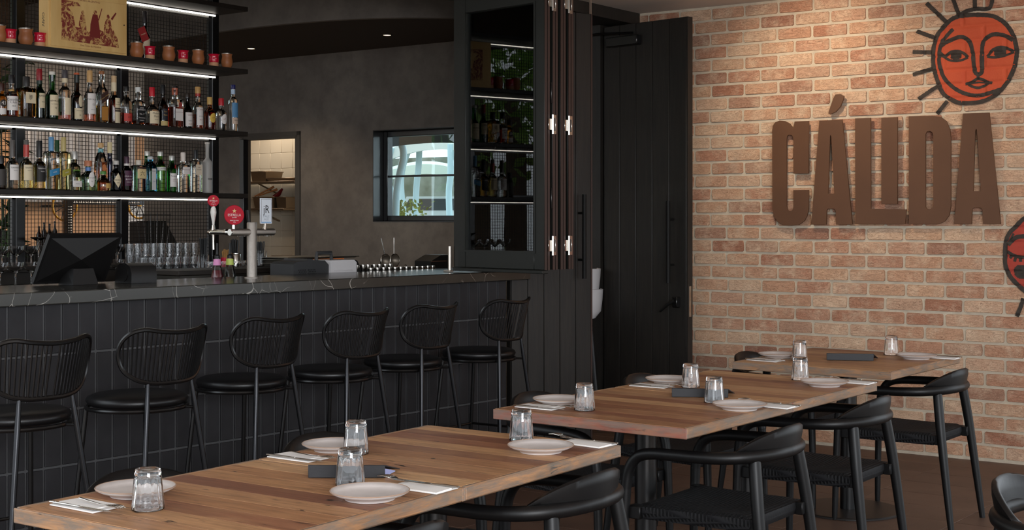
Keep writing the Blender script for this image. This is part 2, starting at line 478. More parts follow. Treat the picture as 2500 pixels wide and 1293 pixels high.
# ------------------------------------------------------------------ painted suns on the bricks
def wall_h(u, z):
    for a, b, zc in CELLS.get(int((z - Z0) // PH), ()):
        if a <= u <= b:
            e = min(u - a, b - u, PH / 2 - abs(z - zc)) - 0.005
            return 0.0055 + (HB - 0.0012) * max(0.0, min(1.0, e / 0.007))
    return 0.0055
CELLS = {}
for c in cells: CELLS.setdefault(int((c[2] - Z0) // PH), []).append(c)
def ribbon(pts, wid, lift, wob=0.0015):
    b = MB(); P = [Vector((p[0], p[1])) for p in pts]; m = len(P)
    Wd = wid if isinstance(wid, list) else [wid] * m
    nc = 5; v = []
    for i in range(m):
        t = P[min(i + 1, m - 1)] - P[max(i - 1, 0)]; t.normalize(); nn = Vector((-t.y, t.x))
        w = Wd[i] * (1 + random.uniform(-0.08, 0.08))
        for k in range(nc):
            q = P[i] + nn * (w * (k / (nc - 1) - 0.5))
            v.append((q.x, -(wall_h(q.x, q.y) + lift + 0.0012), q.y))
    f = [(i * nc + k, i * nc + k + 1, (i + 1) * nc + k + 1, (i + 1) * nc + k) for i in range(m - 1) for k in range(nc - 1)]
    return b.add(v, f)
def stroke_pts(zp, reg, closed=False, step=0.006):
    x0, y0, s = reg
    P = [W(x0 + x / s, y0 + y / s) for x, y in zp]
    P3 = cat([(p[0], p[1], 0) for p in P], 10, closed) if len(P) > 2 else [Vector((lerp(P[0][0], P[1][0], t / 24), lerp(P[0][1], P[1][1], t / 24), 0)) for t in range(25)]
    if closed: P3.append(P3[0])
    return [(p.x, p.y) for p in P3]
def inside(p, poly):
    r = False; x, y = p; j = len(poly) - 1
    for i in range(len(poly)):
        xi, yi = poly[i]; xj, yj = poly[j]
        if (yi > y) != (yj > y) and x < (xj - xi) * (y - yi) / (yj - yi) + xi: r = not r
        j = i
    return r
def fill(poly, lift, g=0.008):
    us = [p[0] for p in poly]; zs = [p[1] for p in poly]
    nu = int((max(us) - min(us)) / g) + 2; nz = int((max(zs) - min(zs)) / g) + 2
    b = MB(); idx = {}
    def vi(i, k):
        if (i, k) not in idx:
            u, z = min(us) + i * g, min(zs) + k * g
            idx[(i, k)] = len(b.v); b.v.append((u, -(wall_h(u, z) + lift), z))
        return idx[(i, k)]
    for i in range(nu):
        for k in range(nz):
            if inside((min(us) + (i + 0.5) * g, min(zs) + (k + 0.5) * g), poly):
                b.f.append((vi(i, k), vi(i + 1, k), vi(i + 1, k + 1), vi(i, k + 1)))
    return b
PBLACK = mat('black_wall_paint', srgb(40, 33, 29), 0.75, c2=srgb(62, 54, 47), ns=26, kind='World', bump=0.5, bs=160)
PRED = mat('orange_wall_paint', srgb(180, 72, 44), 0.8, c2=srgb(192, 84, 50), ns=5, kind='World', bump=0.6, bs=90)
PRED2 = mat('brick_red_wall_paint', srgb(166, 64, 50), 0.8, c2=srgb(154, 54, 42), ns=5, kind='World', bump=0.6, bs=90)
R1 = (2200, 0, 4.31)
sun = thing('painted_sun', 'orange sun face with black outlines and rays painted above the sign', 'mural', BWP, BWA)
oc = stroke_pts([(840, 160), (980, 175), (1090, 240), (1165, 330), (1205, 430), (1225, 560), (1200, 700), (1150, 820), (1060, 950), (950, 1030), (830, 1075), (640, 1085), (540, 1050), (450, 985), (410, 900), (375, 800), (350, 700), (345, 560), (365, 440), (410, 340), (480, 260), (560, 195), (680, 165)], R1, True)
obj('face', fill(oc, 0.0012), PRED, sun, smooth=60)
K = 0.0228 / 32
def st(name, zp, wz, lift=0.0014, reg=R1, root=sun, closed=False):
    p = stroke_pts(zp, reg, closed)
    return obj(name, ribbon(p, wz * K, lift), PBLACK, root, smooth=60)
p = oc; obj('outline', ribbon(p, 36 * K, 0.0014), PBLACK, sun, smooth=60)
st('cheek_line', [(555, 308), (480, 390), (435, 450), (410, 560), (412, 680), (450, 800), (520, 890), (620, 960), (730, 998), (830, 1005), (950, 975), (1060, 940)], 32, 0.0018)
st('eyebrow', [(415, 500), (470, 455), (540, 420), (620, 392), (680, 402), (735, 455), (762, 560), (775, 700), (790, 765), (820, 785)], 34, 0.002)
st('eyebrow', [(820, 785), (855, 765), (858, 700), (858, 560), (875, 440), (930, 385), (1000, 362), (1100, 378), (1185, 425)], 34, 0.002)
st('nose_line', [(820, 780), (818, 838)], 26, 0.0022)
st('lip_line', [(682, 886), (750, 868), (800, 836), (826, 830), (872, 842), (925, 868), (965, 872)], 24, 0.0022)
st('lip_line', [(715, 890), (770, 916), (825, 925), (880, 905), (930, 875)], 22, 0.0024)
st('lip_line', [(745, 880), (820, 868), (900, 872)], 13, 0.0026)
st('eyelid', [(425, 560), (470, 592), (530, 552), (600, 540), (660, 560), (712, 605)], 24, 0.0022)
st('eyelid', [(430, 585), (520, 635), (600, 642), (660, 630), (712, 605)], 20, 0.0024)
st('eyelid', [(915, 598), (970, 530), (1040, 500), (1110, 506), (1195, 545)], 24, 0.0022)
st('eyelid', [(915, 600), (1000, 606), (1090, 590), (1195, 550)], 20, 0.0024)
def blob(zp, reg, root, name='pupil'):
    pl = stroke_pts(zp, reg, True); return obj(name, fill(pl, 0.0032, 0.005), PBLACK, root, smooth=60)
blob([(535, 560), (600, 548), (640, 568), (638, 612), (590, 628), (535, 618)], R1, sun)
blob([(990, 525), (1045, 508), (1105, 518), (1110, 570), (1050, 590), (992, 588)], R1, sun)
for a in ([(275, 35), (485, 235)], [(170, 330), (375, 405)], [(130, 550), (335, 553)], [(130, 785), (340, 725)], [(190, 1045), (395, 905)], [(385, 1200), (495, 1065)], [(545, -40), (612, 150)], [(783, -40), (786, 92)]):
    st('ray', a, 34)
st('ray', [(600, 172), (680, 126), (790, 96), (936, 86), (975, -40)], 32)
R2 = (2400, 500, 4.31)
sun2 = thing('painted_sun', 'dark red sun face painted low on the bricks at the right edge', 'mural', BWP, BWA)
ocs = [(650, 90), (540, 100), (431, 150), (350, 230), (290, 290), (250, 380), (240, 500), (242, 620), (275, 720), (335, 800), (431, 890), (540, 960), (680, 990), (830, 940), (940, 820), (990, 650), (985, 460), (940, 280), (850, 150), (750, 100)]
oc2 = stroke_pts(ocs, R2, True)
obj('face', fill(oc2, 0.0012), PRED2, sun2, smooth=60)
obj('outline', ribbon(oc2, 36 * K, 0.0014), PBLACK, sun2, smooth=60)
st('eyebrow', [(270, 420), (340, 350), (431, 330), (560, 350), (620, 420)], 36, 0.002, R2, sun2)
st('eyelid', [(265, 490), (320, 525), (400, 548), (500, 545), (590, 510)], 28, 0.0022, R2, sun2)
for a in ([(310, 530), (290, 560)], [(352, 545), (340, 595)], [(402, 550), (404, 598)], [(470, 548), (486, 595)]): st('eyelash', a, 24, 0.0022, R2, sun2)
blob([(330, 690), (360, 640), (420, 628), (480, 650), (500, 705), (470, 760), (410, 775), (355, 750)], R2, sun2, 'cheek_spot')
st('cheek_line', [(330, 300), (270, 420)], 18, 0.002, R2, sun2)
st('eyebrow', [(660, 420), (740, 350), (850, 345), (930, 420)], 36, 0.002, R2, sun2)
st('eyelid', [(680, 510), (760, 548), (860, 545), (940, 500)], 28, 0.0022, R2, sun2)
st('nose_line', [(640, 430), (650, 580), (630, 680), (680, 690)], 26, 0.0022, R2, sun2)
st('lip_line', [(560, 800), (640, 780), (720, 800), (640, 830), (560, 800)], 24, 0.0022, R2, sun2)
st('ray', [(431, 980), (400, 1080), (360, 1172)], 34, 0.0014, R2, sun2)

# ------------------------------------------------------------------ metal sign
SIGN = mat('brown_metal_letter', srgb(96, 66, 46), 0.5, c2=srgb(88, 60, 42), ns=3, kind='World', spec=0.3)
sg = thing('wall_sign', 'brown metal sign of tall letters reading CALIDA on the brick wall', 'sign', BWP, BWA)
RS = (1860, 210, 3.592)
def letter(name, polys):
    cu = bpy.data.curves.new(name, 'CURVE'); cu.dimensions = '2D'; cu.fill_mode = 'BOTH'; cu.extrude = 0.006; cu.bevel_depth = 0.0012
    for pl in polys:
        P = [W(RS[0] + x / RS[2], RS[1] + y / RS[2], 0.042) for x, y in pl]
        sp = cu.splines.new('POLY'); sp.points.add(len(P) - 1); sp.use_cyclic_u = True
        for q, (u, z) in zip(sp.points, P): q.co = (u, z, 0, 1)
    t = bpy.data.objects.new('tmp', cu); me = bpy.data.meshes.new_from_object(t); bpy.data.objects.remove(t)
    me.name = name; me.materials.clear()
    return obj(name, me, SIGN, sg, (0, -0.042, 0), (radians(90), 0, 0), smooth=0)
letter('letter', [[(95, 390), (100, 350), (120, 320), (160, 304), (205, 308), (245, 330), (280, 375), (292, 312), (412, 307), (412, 765), (281, 765), (281, 470), (275, 440), (262, 428), (235, 428), (222, 440), (218, 470), (218, 1050), (222, 1080), (235, 1095), (262, 1095), (275, 1083), (281, 1060), (281, 915), (412, 912), (410, 1080), (400, 1130), (375, 1180), (330, 1212), (260, 1222), (190, 1215), (140, 1185), (110, 1140), (97, 1080)]])
letter('accent', [[(650, 75), (690, 72), (720, 90), (715, 120), (690, 180), (650, 225), (600, 248), (588, 240), (592, 220), (630, 110)]])
letter('letter', [[(508, 305), (705, 296), (795, 1212), (655, 1212), (652, 1090), (640, 1074), (580, 1074), (570, 1090), (566, 1212), (438, 1212)], [(605, 425), (612, 440), (640, 945), (580, 945), (600, 440)]])
letter('letter', [[(822, 285), (955, 280), (957, 1078), (1268, 1082), (1258, 1208), (824, 1208)]])
letter('letter', [[(1052, 280), (1190, 274), (1190, 1032), (1052, 1032)]])
letter('letter', [[(1293, 266), (1500, 262), (1570, 272), (1620, 310), (1650, 380), (1658, 460), (1658, 1050), (1645, 1130), (1605, 1185), (1550, 1208), (1293, 1208)], [(1437, 420), (1450, 398), (1480, 393), (1502, 408), (1507, 440), (1507, 1040), (1500, 1070), (1475, 1082), (1450, 1078), (1437, 1060)]])
letter('letter', [[(1768, 242), (1995, 234), (2095, 1207), (1945, 1207), (1938, 1080), (1925, 1064), (1860, 1064), (1845, 1080), (1840, 1207), (1692, 1207)], [(1882, 372), (1890, 385), (1925, 922), (1855, 922), (1872, 390)]])
pinm = MB().tube([(0, -0.001, 0), (0, -0.0385, 0)], 0.004, 6).mesh('standoff_pin'); pinm.materials.append(SIGN)
for px, py in ((1890, 320), (1950, 320), (1920, 545), (2010, 320), (1995, 540), (2075, 540), (2105, 300), (2105, 540), (2170, 300), (2240, 300), (2240, 540), (2300, 500), (2380, 290), (2345, 540), (2425, 540), (2045, 245)):
    u, z = W(px, py, 0.042); obj('standoff_pin', pinm, None, sg, (u, 0, z))

# ------------------------------------------------------------------ ceilings
struct('ceiling', MB().box(-5.45, 3.4, -0.5, 8.6, 2.865, 3.0), CEIL, 'pale grey ceiling over the terrace', c='ceiling')
struct('ceiling_interior', MB().box(-13.2, -5.45, 2.2, 12.4, 3.32, 3.45), DARKPAINT, 'dark ceiling of the bar room', c='ceiling')
# shopfront header above the opening
struct('trim_1', MB().box(-5.52, -5.30, 1.0, 8.40, 2.80, 3.4), DARK, 'dark header beam above the bar opening', c='beam')
# curved lowered soffit by the back wall
PY = 8.55
cp = []
for px, py in ((300, 112), (420, 95), (537, 77), (650, 63), (760, 53), (850, 47), (930, 44), (1010, 43), (1105, 44.5), (1180, 48), (1260, 54)):
    q = at_z(px, py, 2.86); cp.append((q.x, q.y))
poly = [(-11.0, PY)] + [(-11.0, cp[0][1])] + [tuple(p)[:2] for p in cat([(x, y, 0) for x, y in cp], 4)] + [(-5.47, cp[-1][1] if cp[-1][1] < PY else 7.6), (-5.47, PY)]
sof = MB().prism(poly, lambda x, y: (x, y, 2.86), lambda x, y: (x, y, 3.33))
sf = struct('ceiling_soffit', sof, PLASTER, 'curved dark plaster bulkhead with a flat soffit along the back wall', c='ceiling')
obj('soffit_panel', MB().prism(poly, lambda x, y: (x, y + 0.004, 2.853), lambda x, y: (x, y + 0.004, 2.8595)), DARKPAINT, sf)
for i, (px, py) in enumerate(((613, 118), (945, 85))):
    q = at_z(px, py, 2.853)
    d = thing('downlight', ['small recessed downlight above the kitchen door', 'small recessed downlight above the square window'][i], 'light', q, 0, 'downlights in the soffit')
    obj('trim_ring', MB().ring([(0.030, 0), (0.045, 0), (0.045, -0.004), (0.030, -0.004)], 24), DARK, d)
    obj('lamp', MB().lathe([(0, -0.001), (0.0295, -0.001), (0.0295, -0.003), (0, -0.003)], 20), mat('lamp_glow', (1.0, 0.72, 0.48, 1), 0.5, emit=2.5), d)

# ------------------------------------------------------------------ dark plaster back wall with kitchen door and window
BKA = radians(1.0)
BKP = Vector((-7.9, PY, 0)); BKN = Vector((sin(BKA), -cos(BKA), 0)); BKU = Vector((cos(BKA), sin(BKA), 0))
def BK(px, py, off=0.0):
    p = at_pl(px, py, BKP + BKN * off, BKN) - BKP
    return (p.dot(BKU), p.z)
dl = BK(597, 330)[0] - 0.02; dr, dt = BK(727, 330)[0], BK(727, 330)[1]
wl, wb = BK(911, 541); wt = BK(911, 318)[1]; wr = BK(1170, 541)[0]
wall = MB()
def pan(a, b, z0, z1, d=0.24): wall.box(a, b, 0, d, z0, z1)
u_lo, u_hi = -2.9, 2.45
pan(u_lo, dl, 0, 2.86, 0.07); pan(dl, dr, dt, 2.86, 0.07); pan(dr, wl, 0, 2.86); pan(wl, wr, 0, wb); pan(wl, wr, wt, 2.86); pan(wr, u_hi, 0, 2.86)
struct('wall_back', wall, PLASTER, 'dark grey mottled plaster wall behind the bar', loc=BKP, rot=(0, 0, BKA))
d1 = thing('door_1', 'open kitchen doorway with a slim dark frame', 'doorway', BKP, BKA, kind='structure')
fr = MB(); fr.box(dl, dl + 0.015, -0.012, 0.08, 0, dt); fr.box(dr - 0.022, dr, -0.012, 0.26, 0, dt); fr.box(dl, dr, -0.012, 0.08, dt - 0.022, dt)
fr.box(dr, dr + 0.035, -0.014, 0.0, 0, dt + 0.035); fr.box(dl - 0.035, dr + 0.035, -0.014, 0.0, dt, dt + 0.035)
obj('frame', fr, mat('door_frame_paint', srgb(62, 58, 53), 0.5), d1)
w1 = thing('window_1', 'square black framed window with a horizontal bar in the plaster wall', 'window', BKP, BKA, kind='structure')
rv_ = MB(); t_ = 0.006
rv_.box(wl, wl + t_, -0.004, 0.2, wb, wt); rv_.box(wr - t_, wr, -0.004, 0.2, wb, wt); rv_.box(wl, wr, -0.004, 0.2, wb, wb + t_); rv_.box(wl, wr, -0.004, 0.2, wt - t_, wt)
obj('reveal', rv_, STEELBLK, w1)
fm = MB(); b_ = 0.045
fm.box(wl + t_, wl + t_ + b_, 0.12, 0.19, wb + t_, wt - t_, 0.004); fm.box(wr - t_ - b_, wr - t_, 0.12, 0.19, wb + t_, wt - t_, 0.004)
fm.box(wl + t_, wr - t_, 0.125, 0.185, wb + t_, wb + t_ + b_, 0.004); fm.box(wl + t_, wr - t_, 0.125, 0.185, wt - t_ - b_, wt - t_, 0.004)
obj('frame', fm, STEELBLK, w1)
zm = BK(1020, 429, -0.15)[1]
obj('glazing_bar', MB().box(wl + 0.05, wr - 0.05, 0.14, 0.175, zm - 0.008, zm + 0.008, 0.002), STEELBLK, w1)
GL2 = pane_glass('window_glass_tint', (0.86, 0.95, 0.96, 1), 0.6)
for a, b in ((wb + 0.05, zm - 0.008), (zm + 0.008, wt - 0.05)):
    obj('pane', MB().box(wl + 0.05, wr - 0.05, 0.155, 0.159, a, b), GL2, w1)

# ------------------------------------------------------------------ dark panelled entrance doors
def panel_door(name, p0, p1, z0, z1, nb, label, handle_at, closer=False, lever=False, edge=0.0):
    p0 = Vector((*p0, 0)); p1 = Vector((*p1, 0)); d = p1 - p0; L = d.length; a = atan2(d.y, d.x)
    t = thing(name, label, 'door', p0, a, kind='structure')
    obj('core', MB().box(0.0, L, 0.004, 0.045, z0, z1, 0.002), BOARD, t)
    wv = L / nb
    pm = MB().box(0.0015, wv - 0.0015, -0.008, 0.004, z0, z1, 0.003).mesh('plank'); pm.materials.append(BOARD)
    for i in range(nb): obj('plank', pm, None, t, (i * wv, 0, 0), smooth=0)
    hx, hz0, hz1 = handle_at
    hd = obj('pull_handle', MB().tube([(hx, -0.065, hz0), (hx, -0.065, hz1)], 0.014, 12), MATTEBLK, t)
    mm = MB()
    for q in (hz0 + 0.12, hz1 - 0.12): mm.tube([(hx, -0.065, q), (hx, -0.008, q)], 0.008, 8)
    obj('handle_post', mm, MATTEBLK, hd)
    return t, L
LZ = 2.77
t, L = panel_door('door_2', (-5.225, 6.92), (-5.03, 7.52), 0.01, LZ, 5, 'dark panelled door leaf standing between bar and doorway', (0.53, 1.06, 1.60))
obj('edge_strip', MB().box(L, L + 0.012, -0.006, 0.045, 0.01, LZ), FRAMEB, t)
obj('lock_plate', MB().box(L + 0.0115, L + 0.0135, 0.006, 0.026, 1.97, 2.9), mat('pale_metal', srgb(216, 190, 168), 0.35, 0.6), t)
obj('floor_bolt', MB().box(L + 0.012, L + 0.014, 0.008, 0.028, 0.06, 0.2), STEEL, t)
t, L = panel_door('door_3', (-5.30, 8.10), (-4.585, 7.995), 0.01, LZ, 5, 'dark panelled door leaf folded open against the brick wall', (0.615, 1.02, 1.56))
obj('edge_strip', MB().box(L, L + 0.01, -0.006, 0.045, 0.01, LZ), BOARD, t)
cl = obj('door_closer', MB().box(0.06, 0.34, -0.06, -0.008, LZ - 0.15, LZ - 0.085, 0.005), STEELBLK, t)
obj('closer_arm', MB().tube([(0.30, -0.05, LZ - 0.07), (0.02, -0.09, LZ - 0.055), (-0.22, -0.02, LZ - 0.05)], 0.007, 8), STEELBLK, cl)
lv = obj('lever_handle', MB().tube([(0.655, -0.05, 0.905), (0.61, -0.06, 0.88), (0.54, -0.055, 0.83)], [0.011, 0.011, 0.008], 10), MATTEBLK, t)
obj('rose_plate', MB().box(0.635, 0.675, -0.05, -0.008, 0.86, 0.93, 0.004), STEELBLK, lv)
obj('latch_plate', MB().box(L + 0.0095, L + 0.0115, 0.008, 0.03, 0.80, 1.0), CHROME, t)
jm = thing('trim_2', 'dark door jamb and lintel between the two door leaves', 'door frame', (0, 0, 0), kind='structure')
obj('jamb', MB().box(-5.405, -5.315, 8.07, 8.24, 0, 2.86), BOARD, jm)
obj('jamb', MB().box(-5.36, -5.25, 6.80, 6.90, 0, 2.86), BOARD, jm)
obj('lintel', MB().box(-5.42, -5.10, 6.92, 8.24, 2.785, 2.864), BOARD, jm)
struct('wall_side', MB().box(-5.9, -5.46, 8.27, 8.5, 0, 3.3), DARKPAINT, 'dark wall end inside the doorway', c='wall')

# ------------------------------------------------------------------ folding servery window stacked at the end of the bar
fw = thing('window_2', 'stack of folded black framed glass window leaves at the end of the counter', 'window', (-5.356, 6.52, 0), radians(-8.0), kind='structure')
LW, FZ0, FZ1 = 0.763, 1.152, 2.775
def leaf(i):
    y0 = i * 0.066; T = 0.044
    s1, s2 = 0.105, 0.085
    m = MB()
    m.box(0, s1, y0, y0 + T, FZ0, FZ1, 0.003); m.box(LW - s2, LW - 0.004, y0, y0 + T, FZ0, FZ1, 0.003)
    m.box(s1, LW - s2, y0, y0 + T, FZ0, FZ0 + 0.105, 0.003); m.box(s1, LW - s2, y0, y0 + T, FZ1 - 0.1, FZ1, 0.003)
    lf = obj('leaf', m, FRAME, fw, (0, 0, 0))
    bd = MB(); yb = y0 - 0.005
    for q in (s1 - 0.012, LW - s2): bd.box(q, q + 0.012, yb, y0, FZ0 + 0.093, FZ1 - 0.09)
    bd.box(s1, LW - s2, yb, y0, FZ0 + 0.093, FZ0 + 0.105)
    obj('glazing_bead', bd, FRAME, lf)
    obj('edge_strip', MB().box(LW - 0.004, LW, y0 + 0.002, y0 + T * 0.42, FZ0, FZ1).box(LW - 0.004, LW, y0 + T * 0.58, y0 + T - 0.002, FZ0, FZ1), FRAMEB, lf)
    obj('pane', MB().box(s1 - 0.01, LW - s2 + 0.01, y0 + 0.019, y0 + 0.025, FZ0 + 0.095, FZ1 - 0.09), PANE, lf)
    return lf
leaves = [leaf(i) for i in range(4)]
obj('drip_rail', MB().box(0.0, LW - 0.01, -0.012, 0.04, FZ0 - 0.022, FZ0 - 0.002, 0.003), FRAME, leaves[0])
def hinge(y, z, lf):
    m = MB()
    m.tube([(LW + 0.010, y, z - 0.055), (LW + 0.010, y, z + 0.055)], 0.008, 10)
    m.box(LW, LW + 0.006, y + 0.006, y + 0.034, z - 0.055, z - 0.035, 0.001); m.box(LW, LW + 0.006, y + 0.006, y + 0.034, z + 0.035, z + 0.055, 0.001)
    m.box(LW, LW + 0.006, y + 0.028, y + 0.036, z - 0.055, z + 0.055, 0.001); m.box(LW, LW + 0.006, y - 0.03, y - 0.004, z - 0.032, z + 0.032, 0.001)
    return obj('hinge', m, CHROME, lf)
for z in (1.29, 1.98, 2.68):
    hinge(0.055, z, leaves[0]); hinge(0.19, z, leaves[2])
hb = MB().box(LW, LW + 0.008, 0.046, 0.056, 1.50, 1.62, 0.002).box(LW, LW + 0.008, 0.046, 0.056, 2.1, 2.22, 0.002)
obj('bolt', hb, STEELBLK, leaves[0])
obj('window_stay', MB().tube([(-0.012, -0.02, FZ0 - 0.02), (-0.012, -0.02, FZ0 + 0.125)], 0.011, 10).box(-0.06, 0.0, -0.03, 0.0, FZ0 - 0.03, FZ0 - 0.018, 0.002), mat('satin_steel', srgb(200, 190, 178), 0.3, 0.9), leaves[0])
# ------------------------------------------------------------------ bar front and counter
BA = radians(-3.0); BP = Vector((-5.39, 3.476, 0)); BL = 3.41
BU = Vector((-sin(BA), cos(BA), 0)); BO = Vector((cos(BA), sin(BA), 0))
def BAR(px, py, z):        # bar-local (out, along) of the place seen at a pixel, at height z
    p = at_z(px, py, z) - BP; return (p.dot(BO), p.dot(BU))
def barw(out, al, z): return BP + BO * out + BU * al + Vector((0, 0, z))
CT = 1.12
bar = thing('tiled_bar', 'long bar front clad in upright charcoal tiles under the stone counter', 'bar', BP, BA)
S0 = -0.62
obj('backing', MB().box(-0.16, -0.022, S0, BL, 0, CT - 0.058), GROUT, bar)
TP, TR = 0.0886, 0.252
joints = [0.004, 0.078, 0.330, 0.582, 0.834, CT - 0.058]
for r in range(5):
    z0, z1 = joints[r], joints[r + 1]
    tmz = MB().box(-0.03, -0.014, -TP / 2 + 0.0055, TP / 2 - 0.0055, z0 + 0.0055, z1 - 0.0055 if r < 4 else z1, 0.0025).mesh('tile', 0); tmz.materials.append(TILE)
    k = 0; y = BL - TP / 2
    while y > S0 + TP / 2:
        obj('tile', tmz, None, bar, (random.uniform(-0.001, 0.0008), y, 0), smooth=0); y -= TP; k += 1
ctr = thing('bar_counter', 'dark stone bar counter with white veins', 'counter', BP, BA)
obj('slab', MB().box(-0.64, 0.03, S0, BL + 0.18, CT - 0.058, CT, 0.004), STONE, ctr)
# inner bench under the counter, on the barkeeper's side
ib = thing('under_bench', 'stainless under-counter bench on the inner side of the bar', 'bench', BP, BA)
obj('bench_top', MB().box(-0.98, -0.645, S0, BL + 0.45, 0.985, 1.01, 0.003), STEEL, ib)
obj('bench_front', MB().box(-0.95, -0.66, S0, BL + 0.43, 0.0, 0.984), DARK, ib)

# ------------------------------------------------------------------ bar stools
def make_stool():
    t = thing('bar_stool', 'black bar stool', 'stool', group='bar stools along the counter')
    SZ = 0.70
    obj('seat_cushion', MB().lathe([(0, SZ - 0.045), (0.190, SZ - 0.045), (0.205, SZ - 0.036), (0.212, SZ - 0.022), (0.206, SZ - 0.008), (0.185, SZ + 0.001), (0.12, SZ + 0.006), (0, SZ + 0.008)], 40), LEATHER, t, smooth=75)
    c = [(0.208 * cos(2 * pi * k / 40), 0.208 * sin(2 * pi * k / 40), SZ - 0.052) for k in range(40)]
    obj('seat_ring', MB().tube(c, 0.009, 8, True), STEELBLK, t)
    def surf(s, z):     # s along the arc, z height: leaning curved back
        R_ = 0.27; a = s / R_
        ln = 0.055 * (z - 0.76) / 0.23
        return Vector(((R_ + ln * 0.5) * sin(a), 0.035 - (R_ + ln) * cos(a), z))
    Z0_, Z1_, SW = 0.765, 0.985, 0.235
    out = []
    for (s, z) in ((0, Z0_), (0.09, Z0_ + 0.002), (0.16, Z0_ + 0.018), (0.215, Z0_ + 0.058), (SW, Z0_ + 0.115), (0.228, Z0_ + 0.168), (0.195, Z0_ + 0.210), (0.145, Z1_ + 0.006), (0.08, Z1_ - 0.004), (0, Z1_ - 0.010)):
        out.append((s, z))
    full = out + [(-s, z) for s, z in out[-2:0:-1]]
    sp = cat([(s, z, 0) for s, z in full], 5, True)
    bk = obj('back_frame', MB().tube([surf(p.x, p.y) for p in sp], 0.0095, 8, True), STEELBLK, t)
    for i in range(27):
        s = -0.218 + 0.436 * i / 26
        zs = []
        for a, b in zip(sp, sp[1:] + sp[:1]):
            if (a.x - s) * (b.x - s) < 0: zs.append(a.y + (b.y - a.y) * (s - a.x) / (b.x - a.x))
        if len(zs) >= 2:
            z0, z1 = min(zs), max(zs)
            obj('back_rod', MB().tube([surf(s, lerp(z0, z1, q / 3)) for q in range(4)], 0.0042, 6), STEELBLK, bk)
    for sx in (-1, 1):
        top = surf(sx * 0.115, Z0_ + 0.004)
        foot = Vector((sx * 0.205, -0.285, 0.0))
        mid = top.lerp(foot, 0.14)
        lg = obj('leg', MB().tube([top, mid, foot], [0.0075, 0.0115, 0.0105], 10), mat('gunmetal_leg', srgb(40, 40, 42), 0.24, 0.7), t)
        jz = SZ - 0.052; tt = (top.z - jz) / top.z; pj = top.lerp(foot, tt)
        an = atan2(pj.y, pj.x)
        obj('seat_link', MB().tube([(0.2 * cos(an), 0.2 * sin(an), jz), pj], 0.0065, 8), STEELBLK, lg)
        obj('leg', MB().tube([(sx * 0.155, 0.14, SZ - 0.055), (sx * 0.195, 0.20, 0.0)], [0.0105, 0.0095], 10), STEELBLK, t)
    fz = 0.24
    def atz(p, q, z): return Vector(p).lerp(Vector(q), (p[2] - z) / (p[2] - q[2]))
    fl_ = [atz((-0.155, 0.14, SZ - 0.055), (-0.195, 0.20, 0), fz), atz((0.155, 0.14, SZ - 0.055), (0.195, 0.20, 0), fz), atz(surf(0.115, Z0_), (0.205, -0.285, 0), fz), atz(surf(-0.115, Z0_), (-0.205, -0.285, 0), fz)]
    m = MB()
    for a, b in zip(fl_, fl_[1:] + fl_[:1]): m.tube([a, b], 0.007, 8)
    obj('footrest', m, STEELBLK, t)
    return t
stl = make_stool()
spots = [((70, 1003), 88, 'black bar stool with rod back nearest the left edge of the photo'), ((335, 958), 90, 'second black bar stool from the left along the bar'),
         ((590, 917), 92, 'third black bar stool from the left, in front of the beer tap'), ((806, 894), 92, 'fourth black bar stool from the left along the bar'),
         ((984, 870), 93, 'fifth black bar stool from the left, second from the doors'), ((1148, 848), 94, 'black bar stool at the far end beside the panelled doors')]
for i, ((px, py), a, lb) in enumerate(spots):
    q = at_z(px, py, 0.703)
    o_, al = (q - BP).dot(BO), (q - BP).dot(BU)
    o_ = max(0.3, min(o_, 0.60))
    w_ = barw(o_, al, 0)
    place(stl, w_, radians(a), lb, i == 0)

# ------------------------------------------------------------------ back bar shelves
BZ = 1.06
SX0, SX1 = -7.50, -7.15          # back and front of the boards
SHZ = [1.614, 2.035, 2.460, 2.885]
YE, YS = 6.50, 2.2
unit = thing('back_bar_shelving', 'tall black steel back bar shelving with wire mesh and lit shelves', 'shelving', (0, 0, 0))
POSTS = [2.64, 3.41, 4.175, 4.94, 5.705, 6.47]
pm = MB().box(-7.50, -7.445, -0.03, 0.03, BZ + 0.0005, 3.3, 0.003).mesh('post', 30); pm.materials.append(STEELBLK)
for y in POSTS: obj('post', pm, None, unit, (0, y, 0))
for z in SHZ:
    b = obj('shelf_board', MB().box(SX0 + 0.06, SX1, YS, YE, z - 0.03, z, 0.002), DARK, unit)
    obj('led_strip', MB().box(-7.440, -7.435, YS, 6.46, z - 0.043, z - 0.036), LED, b)
    obj('led_channel', MB().box(-7.444, -7.42, YS, 6.47, z - 0.0355, z - 0.0302), STEELBLK, b)
for a, b in zip(POSTS, POSTS[1:]):
    fr_ = MB()
    for (z0, z1) in ((1.03, 1.575), (1.62, 1.995), (2.04, 2.42), (2.465, 2.845)):
        fr_.box(-7.485, -7.465, a + 0.03, a + 0.045, z0, z1); fr_.box(-7.485, -7.465, b - 0.045, b - 0.03, z0, z1)
        fr_.box(-7.485, -7.465, a + 0.03, b - 0.03, z0, z0 + 0.015); fr_.box(-7.485, -7.465, a + 0.03, b - 0.03, z1 - 0.015, z1)
    f_ = obj('mesh_frame', fr_, STEELBLK, unit)
    wr_ = MB()
    y = a + 0.045
    while y < b - 0.04: wr_.box(-7.4775, -7.4745, y - 0.0014, y + 0.0014, 1.03, 2.845); y += 0.0245
    z = 1.05
    while z < 2.84: wr_.box(-7.4745, -7.4715, a + 0.03, b - 0.03, z - 0.0014, z + 0.0014); z += 0.0245
    g_ = obj('wire_mesh', wr_, mat('mesh_wire', srgb(34, 30, 27), 0.4, 0.5), f_, smooth=0); g_['kind'] = 'stuff'
